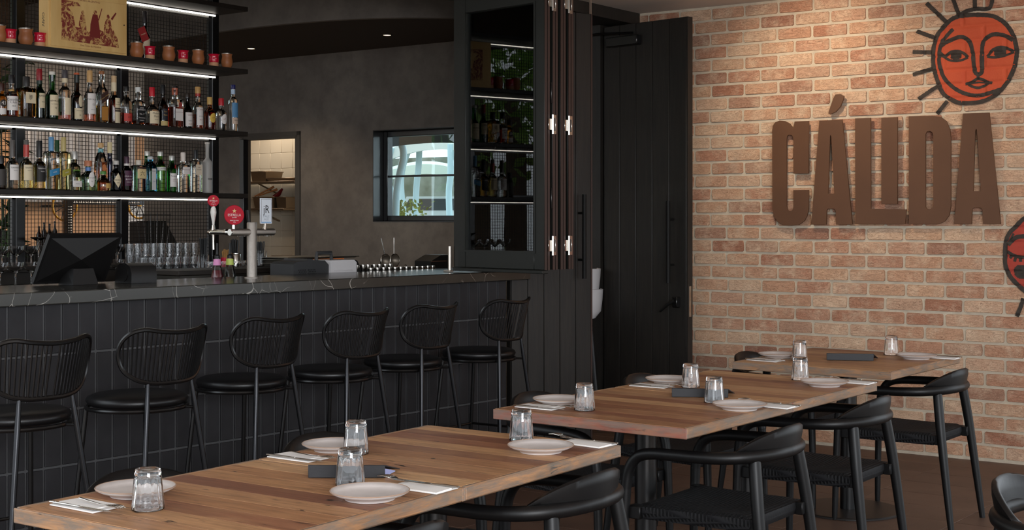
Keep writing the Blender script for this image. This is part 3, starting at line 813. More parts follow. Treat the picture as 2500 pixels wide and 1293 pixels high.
# the small open frame that ends the unit
ef = MB()
q0 = at_x(600, 400, -7.46)
ef.box(-7.485, -7.44, 6.72, 6.765, BZ + 0.0005, 2.005, 0.002); ef.box(-7.485, -7.44, 6.50, 6.72, 1.585, 1.614, 0.002)
obj('end_frame', ef, STEELBLK, unit)
bb = thing('back_counter', 'dark back bar counter under the shelves', 'counter', (0, 0, 0))
obj('worktop', MB().box(-7.55, -6.80, YS, 6.9, BZ - 0.03, BZ, 0.003), DARK, bb)
obj('body', MB().box(-7.5, -6.84, YS, 6.88, 0.0, BZ - 0.031), DARK, bb)
rs = thing('counter_riser', 'low dark riser step for glassware on the back counter', 'riser', (0, 0, 0))
obj('step_top', MB().box(-7.40, -7.18, 4.0, 6.1, 1.13, 1.145, 0.002), DARK, rs)
obj('step_front', MB().box(-7.39, -7.21, 4.0, 6.09, BZ + 0.0005, 1.1295), DARK, rs)

# ------------------------------------------------------------------ text
def text_mesh(s, size, align='CENTER'):
    cu = bpy.data.curves.new('t', 'FONT'); cu.body = s; cu.size = size; cu.align_x = align; cu.align_y = 'CENTER'; cu.resolution_u = 2
    t = bpy.data.objects.new('t', cu); me = bpy.data.meshes.new_from_object(t); bpy.data.objects.remove(t)
    V = [v.co.copy() for v in me.vertices]; Fc = [tuple(p.vertices) for p in me.polygons]; bpy.data.meshes.remove(me)
    return V, Fc
def lettering(s, size, fn, m, parent, sx=1.0, name='lettering', align='CENTER'):
    V, Fc = text_mesh(s, size, align)
    b = MB().add([fn(v.x * sx, v.y) for v in V], Fc)
    return obj(name, b.mesh(name, 0, False), m, parent, smooth=0)

# ------------------------------------------------------------------ bottles
def gcol(c): return mat('bottle_glass_%d_%d_%d' % c, srgb(*c), 0.02, trans=1.0, ior=1.45)
def lqcol(c): return mat('spirit_%d_%d_%d' % c, srgb(*c), 0.0, trans=1.0, ior=1.33)
def paint(c, r=0.5, m=0.0): return mat('print_%d_%d_%d_%d' % (c + (int(m * 10),)), srgb(*c), r, m)
CL = (246, 248, 246)
def bottle(label, y, zs, Ht, R, glass=CL, liquid=None, fill_=0.6, neck=0.30, capc=(30, 26, 24), caph=0.045, capr=None, labels=(), ex=2.0, shoulder=0.14, nr=None, x=-7.27, kind='bottle', matte=False, taper=1.0, sy=1.0, capm=0.0, collar=None):
    t = thing('bottle', label, kind, (x, y, zs), 0.0, 'spirit bottles on the back bar')
    nr = nr or 0.0145
    hb = Ht * (1 - neck - shoulder); hs = Ht * (1 - neck); hn = Ht - caph
    prof = [(0, 0.002), (R * 0.8 * taper, 0.0), (R * 0.97 * taper, 0.004), (R * taper, 0.012), (lerp(R * taper, R, 0.8), hb * 0.8), (R, hb)]
    for q in (0.25, 0.5, 0.75):
        prof.append((lerp(R, nr, (1 - cos(pi * q)) / 2 if ex == 2 else q ** 2.2), lerp(hb, hs, q)))
    prof += [(nr, hs), (nr * 0.94, lerp(hs, hn, 0.6)), (nr * 1.1, hn - 0.004), (nr * 1.1, hn), (0, hn)]
    gm = gcol(glass) if not matte else mat('frosted_glass', srgb(190, 186, 180), 0.45, trans=0.35, ior=1.4)
    n = 28
    sxx = 1.0
    obj('glass_body', MB().lathe(prof, n, ex=ex, sx=sxx, sy=sy), gm, t, smooth=50)
    if liquid:
        zt = Ht * fill_; pr = [(0, 0.012), (R * 0.86 * taper, 0.012)]
        for r, z in prof[3:]:
            if 0.012 < z < zt: pr.append((max(0.004, r - 0.005), z))
        rl = pr[-1][0]
        pr += [(rl * 0.98, zt), (0, zt)]
        obj('spirit', MB().lathe(pr, n, ex=ex, sx=sxx, sy=sy), lqcol(liquid), t, smooth=50)
    cr = capr or nr * 1.28
    obj('cap', MB().lathe([(0, hn + 0.0005), (cr, hn + 0.0005), (cr, Ht - 0.003), (cr * 0.93, Ht), (0, Ht)], 20), paint(capc, 0.4, capm), t)
    if collar:
        z0, z1, cc = collar
        rad = nr * 1.12
        obj('neck_sleeve', MB().ring([(rad, z0 * Ht), (rad * 1.04, z0 * Ht), (rad * 1.04, z1 * Ht), (rad, z1 * Ht)], 20), paint(cc, 0.4), t)
    for lb in labels:
        z0, z1, ha, cc = lb[:4]; texts = lb[4] if len(lb) > 4 else (); opt = lb[5] if len(lb) > 5 else {}
        c0 = opt.get('c', 0.0); slant = opt.get('slant', 0.0); rl = R * 1.012 + 0.0006
        if opt.get('r'): rl = opt['r']
        na = 14; v = []; shp = opt.get('shape')
        def P(a, z, dr=0.0):
            q = 1.0 if ex == 2 else (abs(cos(a)) ** ex + abs(sin(a)) ** ex) ** (-1 / ex)
            rr_ = rl * q + dr
            return (rr_ * cos(a), rr_ * sin(a) * sy, z)
        for i in range(na + 1):
            f_ = i / na * 2 - 1; a = c0 + f_ * ha
            zz0, zz1 = z0 * Ht, z1 * Ht
            zc_, hh = (zz0 + zz1) / 2, (zz1 - zz0) / 2
            if shp == 'oval': k = sqrt(max(0.0, 1 - f_ * f_)); zz0, zz1 = zc_ - hh * k, zc_ + hh * k
            elif shp == 'diamond': k = 1 - abs(f_); zz0, zz1 = zc_ - hh * k, zc_ + hh * k
            v += [P(a, zz0 + slant * f_ * Ht), P(a, zz1 + slant * f_ * Ht), P(a, zz1 + slant * f_ * Ht, -0.0005), P(a, zz0 + slant * f_ * Ht, -0.0005)]
        f = []
        for i in range(na):
            for k in range(4): f.append((i * 4 + k, i * 4 + (k + 1) % 4, (i + 1) * 4 + (k + 1) % 4, (i + 1) * 4 + k))
        f += [(0, 1, 2, 3), tuple(na * 4 + k for k in range(4))]
        lo = obj('label', MB().add(v, f), paint(cc, 0.6), t, smooth=50)
        for (s, zf, size, tc) in texts:
            lettering(s, size, lambda X, Y: P(c0 + X / rl, (lerp(z0, z1, zf)) * Ht + Y + slant * X / (rl * ha) * Ht, 0.0006), paint(tc, 0.6), lo)
    return t
CR = (222, 204, 170); INK = (40, 32, 28); WH = (226, 218, 212); GOLD = (190, 150, 84)
def B(px, topy, wpx, zs, label, dx=0.0, **k):
    x = -7.27 + dx
    p = at_x(px, topy, x); dep = -x / -ray(px, topy).x
    R = wpx * dep / F / 2 * 0.97
    bottle(label, p.y, zs, p.z - zs, R, x=x, **k)
z = SHZ[1]
B(3, 203, 24, z, 'squat golden liqueur bottle with a round 43 label at the left end', glass=(214, 150, 60), capc=(60, 30, 20), labels=[(0.30, 0.52, 0.75, (40, 30, 24), (('43', 0.5, 0.03, WH),), {'shape': 'oval'}), (0.08, 0.26, 0.9, WH)], neck=0.3)
B(28, 183, 32, z, 'amber whisky bottle with a grey Canadian Club label and dark cap', liquid=(150, 52, 24), fill_=0.55, capc=(26, 22, 22), caph=0.05, labels=[(0.17, 0.50, 1.0, WH, (('Canadian', 0.76, 0.021, INK), ('Club', 0.56, 0.021, INK), ('1858', 0.3, 0.012, INK)), {'c': -0.25})], neck=0.36, collar=(0.62, 0.66, GOLD))
B(64, 187, 39, z, 'square pale gold whisky bottle with a cream Toki label', liquid=(206, 150, 66), fill_=0.72, ex=8, sy=1.0, capc=(44, 40, 38), caph=0.06, capr=0.021, nr=0.018, neck=0.26, shoulder=0.03, labels=[(0.36, 0.62, 0.62, CR, (('TOKI', 0.72, 0.011, INK), ('季', 0.48, 0.030, INK)))])
B(96, 168, 27, z, 'dark green whiskey bottle with a red cap and cream label', glass=(26, 60, 34), capc=(138, 28, 34), caph=0.07, capr=0.0175, neck=0.34, labels=[(0.23, 0.52, 0.85, CR, (('JAMESON', 0.8, 0.016, INK), ('IRISH', 0.4, 0.010, INK)), {'c': 0.25})], collar=(0.70, 0.80, (34, 48, 38)))
B(127, 175, 31, z, 'green malt whisky bottle with a white cap and tall cream Laphroaig label', glass=(30, 104, 42), capc=(226, 220, 208), caph=0.02, capr=0.018, nr=0.0165, neck=0.36, labels=[(0.10, 0.52, 0.9, CR, (('LAPHROAIG', 0.70, 0.015, INK), ('10', 0.36, 0.016, INK), ('ISLAY SINGLE MALT', 0.55, 0.006, INK)))])
B(158, 171, 30, z, 'clear whisky bottle with a grey stopper and blank cream label', liquid=(196, 110, 96), fill_=0.18, capc=(70, 64, 66), caph=0.05, neck=0.30, labels=[(0.12, 0.45, 0.75, CR, (), {'c': 0.2})], collar=(0.75, 0.84, CR), dx=0.02)
B(145, 250, 22, z, 'small amber bottle with a narrow cream label half hidden behind others', liquid=(150, 60, 30), fill_=0.7, labels=[(0.5, 0.8, 0.6, CR)], dx=-0.09)
B(187, 178, 29, z, 'dark brown whisky bottle with an oval and a low cream label reading 16', glass=(52, 32, 18), capc=(196, 92, 54), caph=0.012, capr=0.017, neck=0.36, labels=[(0.06, 0.28, 0.95, CR, (('LAGAVULIN', 0.75, 0.009, INK), ('16', 0.35, 0.014, INK))), (0.30, 0.54, 0.42, CR, (), {'shape': 'oval', 'c': 0.15})], collar=(0.80, 0.955, (40, 44, 40)))
B(219, 172, 30, z, 'clear whisky bottle with a gold capsule and pale Macallan 12 label', liquid=(180, 90, 60), fill_=0.16, capc=(204, 160, 104), caph=0.075, capr=0.0175, neck=0.34, shoulder=0.2, labels=[(0.17, 0.56, 0.95, WH, (('MACALLAN', 0.70, 0.0135, INK), ('12', 0.45, 0.017, INK), ('YEARS OLD', 0.2, 0.006, INK)))])
B(248, 174, 28, z, 'square clear blended whisky bottle with a slanting dark label', liquid=(180, 130, 50), fill_=0.34, capc=(150, 96, 60), caph=0.02, neck=0.28, ex=7, shoulder=0.22, labels=[(0.42, 0.60, 0.62, (58, 34, 26), (('Johnnie Walker', 0.5, 0.011, GOLD),), {'slant': 0.05}), (0.06, 0.32, 0.6, (176, 120, 52))], dx=0.0)
B(278, 185, 30, z, 'amber bourbon bottle with a cork top and cream paper bib label', liquid=(140, 54, 24), fill_=0.60, glass=(240, 214, 180), capc=(206, 172, 130), caph=0.05, capr=0.0165, neck=0.36, shoulder=0.17, labels=[(0.03, 0.54, 0.62, CR, (("BASIL", 0.83, 0.009, INK), ("HAYDEN'S", 0.74, 0.009, INK)), {'c': 0.2}), (0.26, 0.34, 0.66, (56, 44, 36), (('HIGH RYE', 0.5, 0.012, CR),), {'c': 0.2, 'r': 0.0415})], collar=(0.68, 0.86, CR))
B(308, 211, 29, z, 'flask shaped rye bottle with a red label low on its clear body', liquid=(130, 44, 26), fill_=0.32, capc=(28, 24, 22), caph=0.03, neck=0.24, shoulder=0.2, labels=[(0.10, 0.30, 1.0, (186, 62, 52), (('RYE', 0.5, 0.014, INK),)), ])
B(337, 213, 30, z, 'square black labelled Tennessee whiskey bottle', liquid=(120, 50, 22), fill_=0.14, ex=6, capc=(214, 214, 210), caph=0.03, neck=0.32, shoulder=0.12, labels=[(0.09, 0.52, 0.72, (22, 20, 20), (("JACK", 0.86, 0.012, WH), ("DANIEL'S", 0.75, 0.012, WH), ('No. 7', 0.5, 0.015, WH), ('Tennessee', 0.28, 0.011, WH), ('WHISKEY', 0.12, 0.008, WH)))])
B(371, 213, 36, z, "round shouldered bourbon bottle with red wax and a cream Maker's Mark label", liquid=(150, 70, 30), fill_=0.10, capc=(196, 30, 44), caph=0.06, capr=0.0185, neck=0.40, shoulder=0.22, labels=[(0.08, 0.39, 0.95, CR, (("Maker's", 0.82, 0.018, INK), ('Mark', 0.58, 0.018, INK), ('WHISKY', 0.32, 0.008, INK)))])
B(397, 207, 26, z, 'dark bourbon bottle with gold lettering and a low cream band', glass=(44, 26, 18), capc=(22, 20, 22), caph=0.06, neck=0.34, shoulder=0.16, labels=[(0.05, 0.16, 1.0, (206, 180, 120)), (0.18, 0.44, 0.7, (34, 36, 44), (('Four', 0.75, 0.014, GOLD), ('Roses', 0.45, 0.014, GOLD)))], dx=-0.02)
B(427, 210, 34, z, 'square bottle of rose coloured spirit with a copper neck and slanting label', liquid=(196, 92, 74), fill_=0.50, ex=8, capc=(30, 24, 22), caph=0.025, capr=0.019, nr=0.017, neck=0.30, shoulder=0.03, collar=(0.79, 0.95, (178, 100, 76)), labels=[(0.18, 0.46, 0.6, WH, (('PLANTATION', 0.7, 0.009, (110, 40, 36)),)), (0.47, 0.62, 0.3, (150, 60, 54), (), {'shape': 'oval', 'c': 0.2})])
B(457, 227, 26, z, 'squat black bottle with a cream label on its lower half', glass=(24, 20, 20), capc=(46, 36, 30), caph=0.03, neck=0.30, shoulder=0.18, labels=[(0.08, 0.46, 1.0, WH, (('Gosling', 0.82, 0.014, (120, 40, 30)), ('BLACK', 0.4, 0.010, INK), ('RUM', 0.15, 0.014, (150, 80, 40))))])
B(483, 212, 26, z, 'clear rum bottle with a gold and red neck and white label', liquid=(190, 90, 50), fill_=0.36, capc=(190, 146, 88), caph=0.045, neck=0.32, shoulder=0.17, labels=[(0.11, 0.52, 0.85, WH, (('Coruba', 0.88, 0.014, (140, 60, 40)), ('JAMAICA', 0.5, 0.008, INK), ('RUM', 0.3, 0.012, (150, 50, 40)))), (0.16, 0.23, 0.75, GOLD, (), {'r': 0.0345})], collar=(0.78, 0.87, (170, 50, 44)))
B(512, 237, 28, z, 'small dark amber rum bottle with a yellow map shaped label', liquid=(150, 60, 20), glass=(200, 120, 60), fill_=0.6, capc=(196, 158, 90), caph=0.05, neck=0.30, shoulder=0.16, labels=[(0.24, 0.52, 0.7, (216, 178, 76), (('RUM', 0.5, 0.010, (120, 60, 30)),), {'shape': 'oval', 'slant': 0.02})])
B(540, 240, 27, z, 'small clear rum bottle with a red cap and white map shaped label', capc=(186, 36, 46), caph=0.05, neck=0.30, shoulder=0.16, labels=[(0.22, 0.52, 0.7, WH, (('RUM', 0.5, 0.010, (150, 50, 40)),), {'shape': 'oval', 'slant': 0.02})])
B(569, 207, 24, z, 'tall clear bottle with a blue cap and a colourful pictured label', capc=(36, 38, 92), caph=0.03, neck=0.24, shoulder=0.10, nr=0.013, labels=[(0.17, 0.30, 0.9, (206, 180, 160), (('PISCO', 0.6, 0.012, INK),)), (0.31, 0.62, 0.9, (86, 136, 176)), (0.34, 0.58, 0.25, (70, 150, 80), (), {'c': -0.6, 'r': 0.0302}), (0.42, 0.56, 0.22, (176, 44, 48), (), {'c': 0.4, 'shape': 'oval', 'r': 0.0303}), (0.36, 0.46, 0.2, (222, 186, 60), (), {'c': -0.3, 'shape': 'oval', 'r': 0.0304})], collar=(0.80, 0.90, (170, 190, 214)))
z = SHZ[0]
B(2, 380, 26, z, 'dark glass tequila bottle cut off at the left end of the lower shelf', glass=(70, 66, 60), neck=0.2, shoulder=0.24, capc=(40, 36, 34), labels=[(0.12, 0.6, 0.9, (56, 50, 46))])
B(30, 341, 31, z, 'clear Teremana tequila bottle with a pale grey label', capc=(90, 84, 80), caph=0.10, capr=0.015, neck=0.38, shoulder=0.10, labels=[(0.19, 0.50, 0.95, WH, (('TEREMANA', 0.80, 0.012, INK), ('TEQUILA', 0.62, 0.007, INK)))])
B(64, 341, 31, z, 'pale gold Teremana tequila bottle with a cream label and red neck ribbon', liquid=(224, 196, 110), fill_=0.55, capc=(92, 86, 82), caph=0.10, capr=0.015, neck=0.38, shoulder=0.10, labels=[(0.19, 0.50, 0.95, CR, (('TEREMANA', 0.80, 0.012, INK), ('TEQUILA', 0.62, 0.007, INK)))], collar=(0.66, 0.9, (180, 60, 52)))
B(96, 343, 30, z, 'gold Teremana tequila bottle with a black label and black capsule', liquid=(206, 160, 76), fill_=0.58, capc=(26, 24, 24), caph=0.10, capr=0.0175, neck=0.38, shoulder=0.10, labels=[(0.17, 0.49, 0.95, (36, 32, 30), (('TEREMANA', 0.82, 0.012, WH), ('TEQUILA', 0.64, 0.007, WH)))])
B(125, 334, 33, z, 'tall clear tequila bottle with a blue neck and slanting blue label', capc=(96, 146, 186), caph=0.085, capr=0.0155, neck=0.26, shoulder=0.05, taper=0.85, ex=5, labels=[(0.28, 0.40, 0.75, (52, 130, 176), (('AZUL', 0.5, 0.011, WH),), {'slant': 0.025})])
B(155, 335, 29, z, 'tall yellowish tequila bottle with a gold neck and slanting olive label', glass=(238, 232, 176), capc=(190, 170, 110), caph=0.085, capr=0.0155, neck=0.26, shoulder=0.05, taper=0.85, ex=5, labels=[(0.28, 0.40, 0.75, (158, 146, 52), (('ORO', 0.5, 0.011, WH),), {'slant': 0.025})])
B(139, 342, 22, z, 'dark green bottle neck standing behind the two tall tequilas', glass=(30, 84, 40), capc=(22, 70, 34), caph=0.11, capr=0.014, neck=0.4, dx=-0.10)
B(181, 369, 25, z, 'stubby tequila bottle with a silver stopper and green 1800 label', glass=(196, 206, 190), capc=(196, 192, 186), caph=0.05, capr=0.0215, capm=0.6, neck=0.32, shoulder=0.10, taper=1.25, ex=5, labels=[(0.34, 0.53, 0.75, (96, 138, 52), (('1800', 0.5, 0.018, WH),)), (0.10, 0.25, 0.72, WH, (('TEQUILA', 0.5, 0.007, INK),), {'r': 0.039})])
B(215, 392, 40, z, 'squat green glass tequila bottle with a copper stopper and round white label', glass=(150, 208, 176), capc=(190, 120, 86), caph=0.035, capr=0.023, neck=0.32, shoulder=0.22, labels=[(0.13, 0.62, 0.42, WH, (('Don Julio', 0.62, 0.011, INK), ('70', 0.36, 0.010, INK)), {'shape': 'oval', 'c': -0.15})], collar=(0.66, 0.78, (92, 132, 190)))
B(246, 349, 28, z, 'tall tapering amber tequila bottle with a cork behind the squat one', liquid=(170, 96, 44), fill_=0.60, capc=(204, 162, 110), caph=0.03, neck=0.18, shoulder=0.34, ex=4, labels=[(0.42, 0.56, 0.4, (196, 120, 70), (), {'shape': 'oval'})], collar=(0.80, 0.88, (110, 170, 176)), dx=-0.07)
B(252, 418, 36, z, 'short bell shaped tequila bottle with a plain gold patch', glass=(240, 220, 176), capc=(80, 130, 60), caph=0.02, neck=0.2, shoulder=0.4, labels=[(0.15, 0.4, 0.5, (204, 160, 90), (), {'c': 0.25})], dx=0.02)  # even gold patch on the front of the pale gold glass
B(268, 347, 14, z, 'slim dark blue bottle with a cream top standing behind others', glass=(26, 34, 92), capc=(214, 196, 150), caph=0.07, capr=0.015, neck=0.34, shoulder=0.06, dx=-0.09)
B(283, 392, 26, z, 'dark apothecary gin bottle with a cream diamond Hendricks label', glass=(36, 40, 58), capc=(196, 190, 182), caph=0.025, neck=0.26, shoulder=0.16, labels=[(0.12, 0.60, 0.85, CR, (("HENDRICK'S", 0.52, 0.0125, INK), ('GIN', 0.34, 0.010, INK)), {'shape': 'diamond', 'c': -0.2})])
B(309, 382, 26, z, 'dark plum gin bottle with a purple Four Pillars label', glass=(60, 20, 34), capc=(64, 36, 52), caph=0.045, capr=0.0165, neck=0.26, shoulder=0.14, labels=[(0.17, 0.60, 0.95, (74, 34, 58), (('FOUR PILLARS', 0.62, 0.0105, WH), ('BLOODY', 0.42, 0.013, WH), ('SHIRAZ GIN', 0.24, 0.008, WH)))], collar=(0.74, 0.80, WH))
B(338, 391, 32, z, 'faceted clear gin bottle with a cream Roku label', capc=(214, 204, 188), caph=0.03, neck=0.14, shoulder=0.05, ex=4, labels=[(0.42, 0.72, 0.75, (214, 190, 140), (('六', 0.5, 0.034, INK),)), (0.73, 0.78, 0.72, (60, 40, 32))])
B(359, 369, 26, z, 'green gin bottle with a silver cap half hidden behind the blue one', glass=(64, 150, 66), capc=(206, 202, 194), caph=0.03, capm=0.5, neck=0.2, shoulder=0.3, dx=-0.10)
B(367, 382, 28, z, 'pale blue square gin bottle with an arched grey label', glass=(96, 178, 214), capc=(196, 196, 196), caph=0.02, neck=0.16, shoulder=0.24, ex=7, labels=[(0.06, 0.66, 0.42, (204, 200, 198), (('BOMBAY', 0.88, 0.007, INK), ('GIN', 0.4, 0.009, (60, 90, 130)))), (0.36, 0.56, 0.22, (90, 110, 140), (), {'shape': 'oval', 'r': 0.0365})])
B(391, 370, 28, z, 'ribbed green gin bottle with a silver band round its shoulder', glass=(98, 186, 84), capc=(206, 204, 196), caph=0.03, capm=0.5, neck=0.17, shoulder=0.22, labels=[(0.54, 0.62, 1.4, (204, 204, 196), (('TANQUERAY', 0.5, 0.008, INK),)), (0.66, 0.76, 0.3, (150, 30, 36), (), {'shape': 'oval', 'c': 0.5, 'r': 0.026})])
B(419, 380, 25, z, 'green gin bottle with a red seal and white Tanqueray label', glass=(40, 140, 58), capc=(198, 196, 190), caph=0.03, capm=0.5, neck=0.16, shoulder=0.26, labels=[(0.16, 0.52, 0.95, WH, (('Tanqueray', 0.8, 0.013, INK), ('LONDON', 0.55, 0.007, (120, 40, 40)), ('DRY GIN', 0.42, 0.007, (120, 40, 40)))), (0.60, 0.76, 0.4, (176, 34, 38), (), {'shape': 'oval', 'c': 0.5, 'r': 0.0285})])
B(447, 372, 29, z, 'textured clear gin bottle with a white cap and pale label', capc=(222, 210, 200), caph=0.06, capr=0.0165, neck=0.28, shoulder=0.05, ex=4, labels=[(0.46, 0.64, 0.7, WH, (('THE BOTANIST', 0.6, 0.009, (130, 90, 84)),))])
B(477, 366, 28, z, 'square clear vodka bottle with a black stopper and cream label', capc=(24, 24, 26), caph=0.06, capr=0.014, neck=0.24, shoulder=0.04, ex=8, labels=[(0.42, 0.66, 0.62, (220, 202, 178), (('PURE', 0.7, 0.010, INK), ('VODKA', 0.5, 0.010, INK)))])
bottle('tall frosted white vodka bottle with a bare tree print', at_x(506, 347, -7.27).y, z, at_x(506, 347, -7.27).z - z, 0.034, neck=0.30, shoulder=0.10, matte=True, capc=(206, 198, 188), caph=0.012, nr=0.0125,
       labels=[(0.26, 0.30, 0.5, (120, 116, 110), (('BELVEDERE', 0.5, 0.009, (70, 66, 64)),)), ])
z = SHZ[2]
B(353, 28, 26, z, 'dark wine bottle with a cream label and a red paper tag round its neck', glass=(24, 26, 20), capc=(30, 22, 22), caph=0.075, capr=0.0165, neck=0.34, shoulder=0.16, dx=-0.07, labels=[(0.14, 0.46, 1.0, (206, 186, 156))])
p = at_x(356, 90, -7.27)
tg = tag(obj('bottle_tag', MB().box(-0.001, 0.001, -0.03, 0.03, -0.045, 0.045), paint((150, 40, 40), 0.6), None, (-7.295, p.y, p.z + 0.02), (0.45, 0, 0)), 'small tilted red paper tag hanging on the wine bottle', 'tag')
lettering('MALBEC', 0.011, lambda X, Y: (0.0016, X, Y), paint(CR), tg)

# wine bottles further along the shelves (seen mirrored in the folded window)
wg = [(30, 60, 30), (26, 26, 20), (70, 56, 24), (52, 30, 20)]
kk = 0
ORD = ['first', 'second', 'third', 'fourth', 'fifth', 'sixth', 'seventh', 'eighth', 'ninth', 'tenth', 'eleventh', 'twelfth', 'thirteenth', 'fourteenth']
for zi, ys, zname in ((1, (2.5, 3.95), 'upper'), (0, (2.5, 3.95), 'lower')):
    y = ys[0]
    while y < ys[1]:
        bottle('%s wine bottle, %s from the end of the %s shelf seen in the window reflection' % (('green', 'black', 'amber', 'brown')[kk % 4], ORD[int((y - ys[0]) / 0.12 + 0.5)], zname), y, SHZ[zi], 0.30 + 0.01 * (kk % 3), 0.038, glass=wg[kk % 4], capc=((120, 30, 30), (30, 26, 24), (190, 150, 80))[kk % 3], caph=0.06, neck=0.32, shoulder=0.16, labels=[(0.16, 0.46, 0.9, CR if kk % 2 else WH)])
        y += 0.12; kk += 1

# ------------------------------------------------------------------ gourds, mugs and the wooden wine box on the top shelf
WGRD = mat('turned_wood', srgb(178, 112, 66), 0.45, c2=srgb(150, 88, 50), ns=5, stretch=(6, 6, 1), rnd=0.12)
REDG = mat('red_glaze', srgb(196, 22, 52), 0.15, coat=0.5)
CLAY = mat('pale_clay', srgb(206, 150, 112), 0.7)
def gourd(label, px, wpx):
    x = -7.235; q = at_x(px, 100, x); dep = -x / -ray(px, 100).x; R = wpx * dep / F / 2
    t = thing('wooden_cup', label, 'cup', (x, q.y, SHZ[2]), 0, 'wooden cups on the top shelf')
    obj('body', MB().lathe([(0, 0), (R * 0.62, 0), (R * 0.7, 0.006), (R * 0.95, 0.03), (R, 0.05), (R * 0.86, 0.075), (R * 0.84, 0.086), (R * 0.95, 0.1), (R * 0.88, 0.1), (R * 0.76, 0.085), (R * 0.7, 0.02), (0, 0.015)], 24), WGRD, t)
    obj('rim', MB().ring([(R * 0.9, 0.0985), (R * 0.97, 0.0985), (R * 0.97, 0.1045), (R * 0.9, 0.1045)], 24), STEEL, t)
def redcup(label, px, wpx):
    x = -7.225; q = at_x(px, 100, x); dep = -x / -ray(px, 100).x; R = wpx * dep / F / 2
    t = thing('red_cup', label, 'cup', (x, q.y, SHZ[2]), 0, 'red glazed cups on the top shelf')
    obj('glazed_body', MB().lathe([(R * 0.78, 0.031), (R * 0.84, 0.04), (R * 0.86, 0.05), (R * 0.82, 0.065), (R * 0.86, 0.078), (R, 0.086), (R * 0.92, 0.086), (R * 0.75, 0.07), (R * 0.72, 0.035)], 24), REDG, t)
    obj('clay_base', MB().lathe([(0, 0), (R * 0.72, 0), (R * 0.8, 0.01), (R * 0.79, 0.0305), (0, 0.0305)], 24), CLAY, t)
    lettering('club', 0.009, lambda X, Y: (R * 0.86 * cos(X / R - 0.35) + 0.0008, R * 0.87 * sin(X / R - 0.35) - 0.0005, 0.056 + Y), paint(WH), t)
gourd('wooden cup cut off by the left edge of the photo', -2, 34)
redcup('red glazed cup nearest the left edge of the photo', 25, 33)
gourd('wooden cup between the two red cups at the left', 63, 36)
redcup('red glazed cup touching the left side of the wooden wine box', 97, 32)
gourd('wooden cup in front of the wine bottle', 334, 33)
redcup('red glazed cup beside the wine bottle', 366, 29)
gourd('wooden cup third from the right end of the top shelf', 412, 32)
redcup('red glazed cup fourth from the right end of the top shelf', 447, 29)
gourd('wooden cup second from the right end of the top shelf', 484, 31)
redcup('red glazed cup at the right end beside the last wooden cup', 522, 29)
gourd('wooden cup at the right end of the top shelf', 554, 28)
PINE = mat('pale_pine', srgb(232, 194, 128), 0.55, c2=srgb(212, 168, 102), ns=3, stretch=(3, 3, 0.6))
y0, y1 = at_x(119, 60, -7.17).y, at_x(311, 60, -7.17).y
bxh = 0.355
bx = thing('wine_box', 'pale wooden wine box with a dark red figure print on its lid', 'box', (-7.17, y0, SHZ[2]))
Lb = y1 - y0
obj('case', MB().box(-0.1, -0.0035, 0, Lb, 0, bxh, 0.002), PINE, bx)
obj('lid', MB().box(-0.003, 0.003, 0.012, Lb - 0.012, 0.014, bxh - 0.035, 0.001), PINE, bx)
pm_ = NT('red_woodcut_print'); v_ = pm_.coord('Object')
nz = pm_.noise(v_, 26, 8, 0.75, 1.2)
pm_.base(pm_.ramp(nz, [(0.50, srgb(128, 46, 36)), (0.53, srgb(204, 160, 98))])); pm_.set(rough=0.6)
PRT = pm_.m; PRS = paint((122, 40, 34), 0.6)
X_ = 0.0034
def flat(poly, x, m, name='print'):
    return obj(name, MB().prism(poly, lambda a, b: (x, a, b), lambda a, b: (x + 0.0004, a, b)), m, bx, smooth=0)
flat([(0.085, 0.055), (0.50, 0.045), (0.49, 0.10), (0.46, 0.15), (0.40, 0.13), (0.33, 0.15), (0.28, 0.12), (0.2, 0.14), (0.15, 0.15), (0.09, 0.16)], X_, PRT)
flat([(0.085, 0.16), (0.15, 0.15), (0.16, 0.22), (0.13, 0.26), (0.22, 0.27), (0.2, 0.29), (0.085, 0.295)], X_ + 0.0002, PRT)
for (c_, w_, hz, hd) in ((0.155, 0.03, 0.235, 0.01), (0.235, 0.03, 0.25, 0.011), (0.325, 0.038, 0.262, 0.012), (0.42, 0.034, 0.245, 0.011)):
    flat([(c_ - w_, 0.09), (c_ + w_, 0.09), (c_ + w_ * 0.8, 0.16), (c_ + w_ * 0.45, hz - 0.03), (c_ - w_ * 0.45, hz - 0.03), (c_ - w_ * 0.9, 0.17)], X_ + 0.0006, PRS if c_ in (0.325,) else PRT)
    flat([(c_ + hd * cos(k * pi / 4), hz - 0.016 + hd * 1.3 * sin(k * pi / 4)) for k in range(8)], X_ + 0.0008, PRT)
flat([(0.345, 0.20), (0.372, 0.275), (0.376, 0.273), (0.352, 0.198)], X_ + 0.0007, PRS); flat([(0.44, 0.22), (0.475, 0.262), (0.482, 0.256), (0.45, 0.21)], X_ + 0.0007, PRS)
lettering('MALBEC ARGENTINO', 0.016, lambda X, Y: (X_ + 0.0005, Lb / 2 + X, bxh - 0.048 + Y), PRS, bx)
lettering('Vino Tinto de Mendoza', 0.016, lambda X, Y: (X_ + 0.0005, Lb / 2 + 0.01 + X, 0.034 + Y), PRS, bx)
obj('peg', MB().lathe([(0, 0), (0.005, 0), (0.005, 0.002), (0, 0.002)], 10).xf(Matrix.Translation((X_, Lb - 0.028, 0.19)) @ Matrix.Rotation(pi / 2, 4, 'Y')), paint((70, 50, 34)), bx)
lettering('VINO', 0.035, lambda X, Y: (-0.055 + Y, -0.001, 0.17 + X), paint((60, 54, 50)), bx)
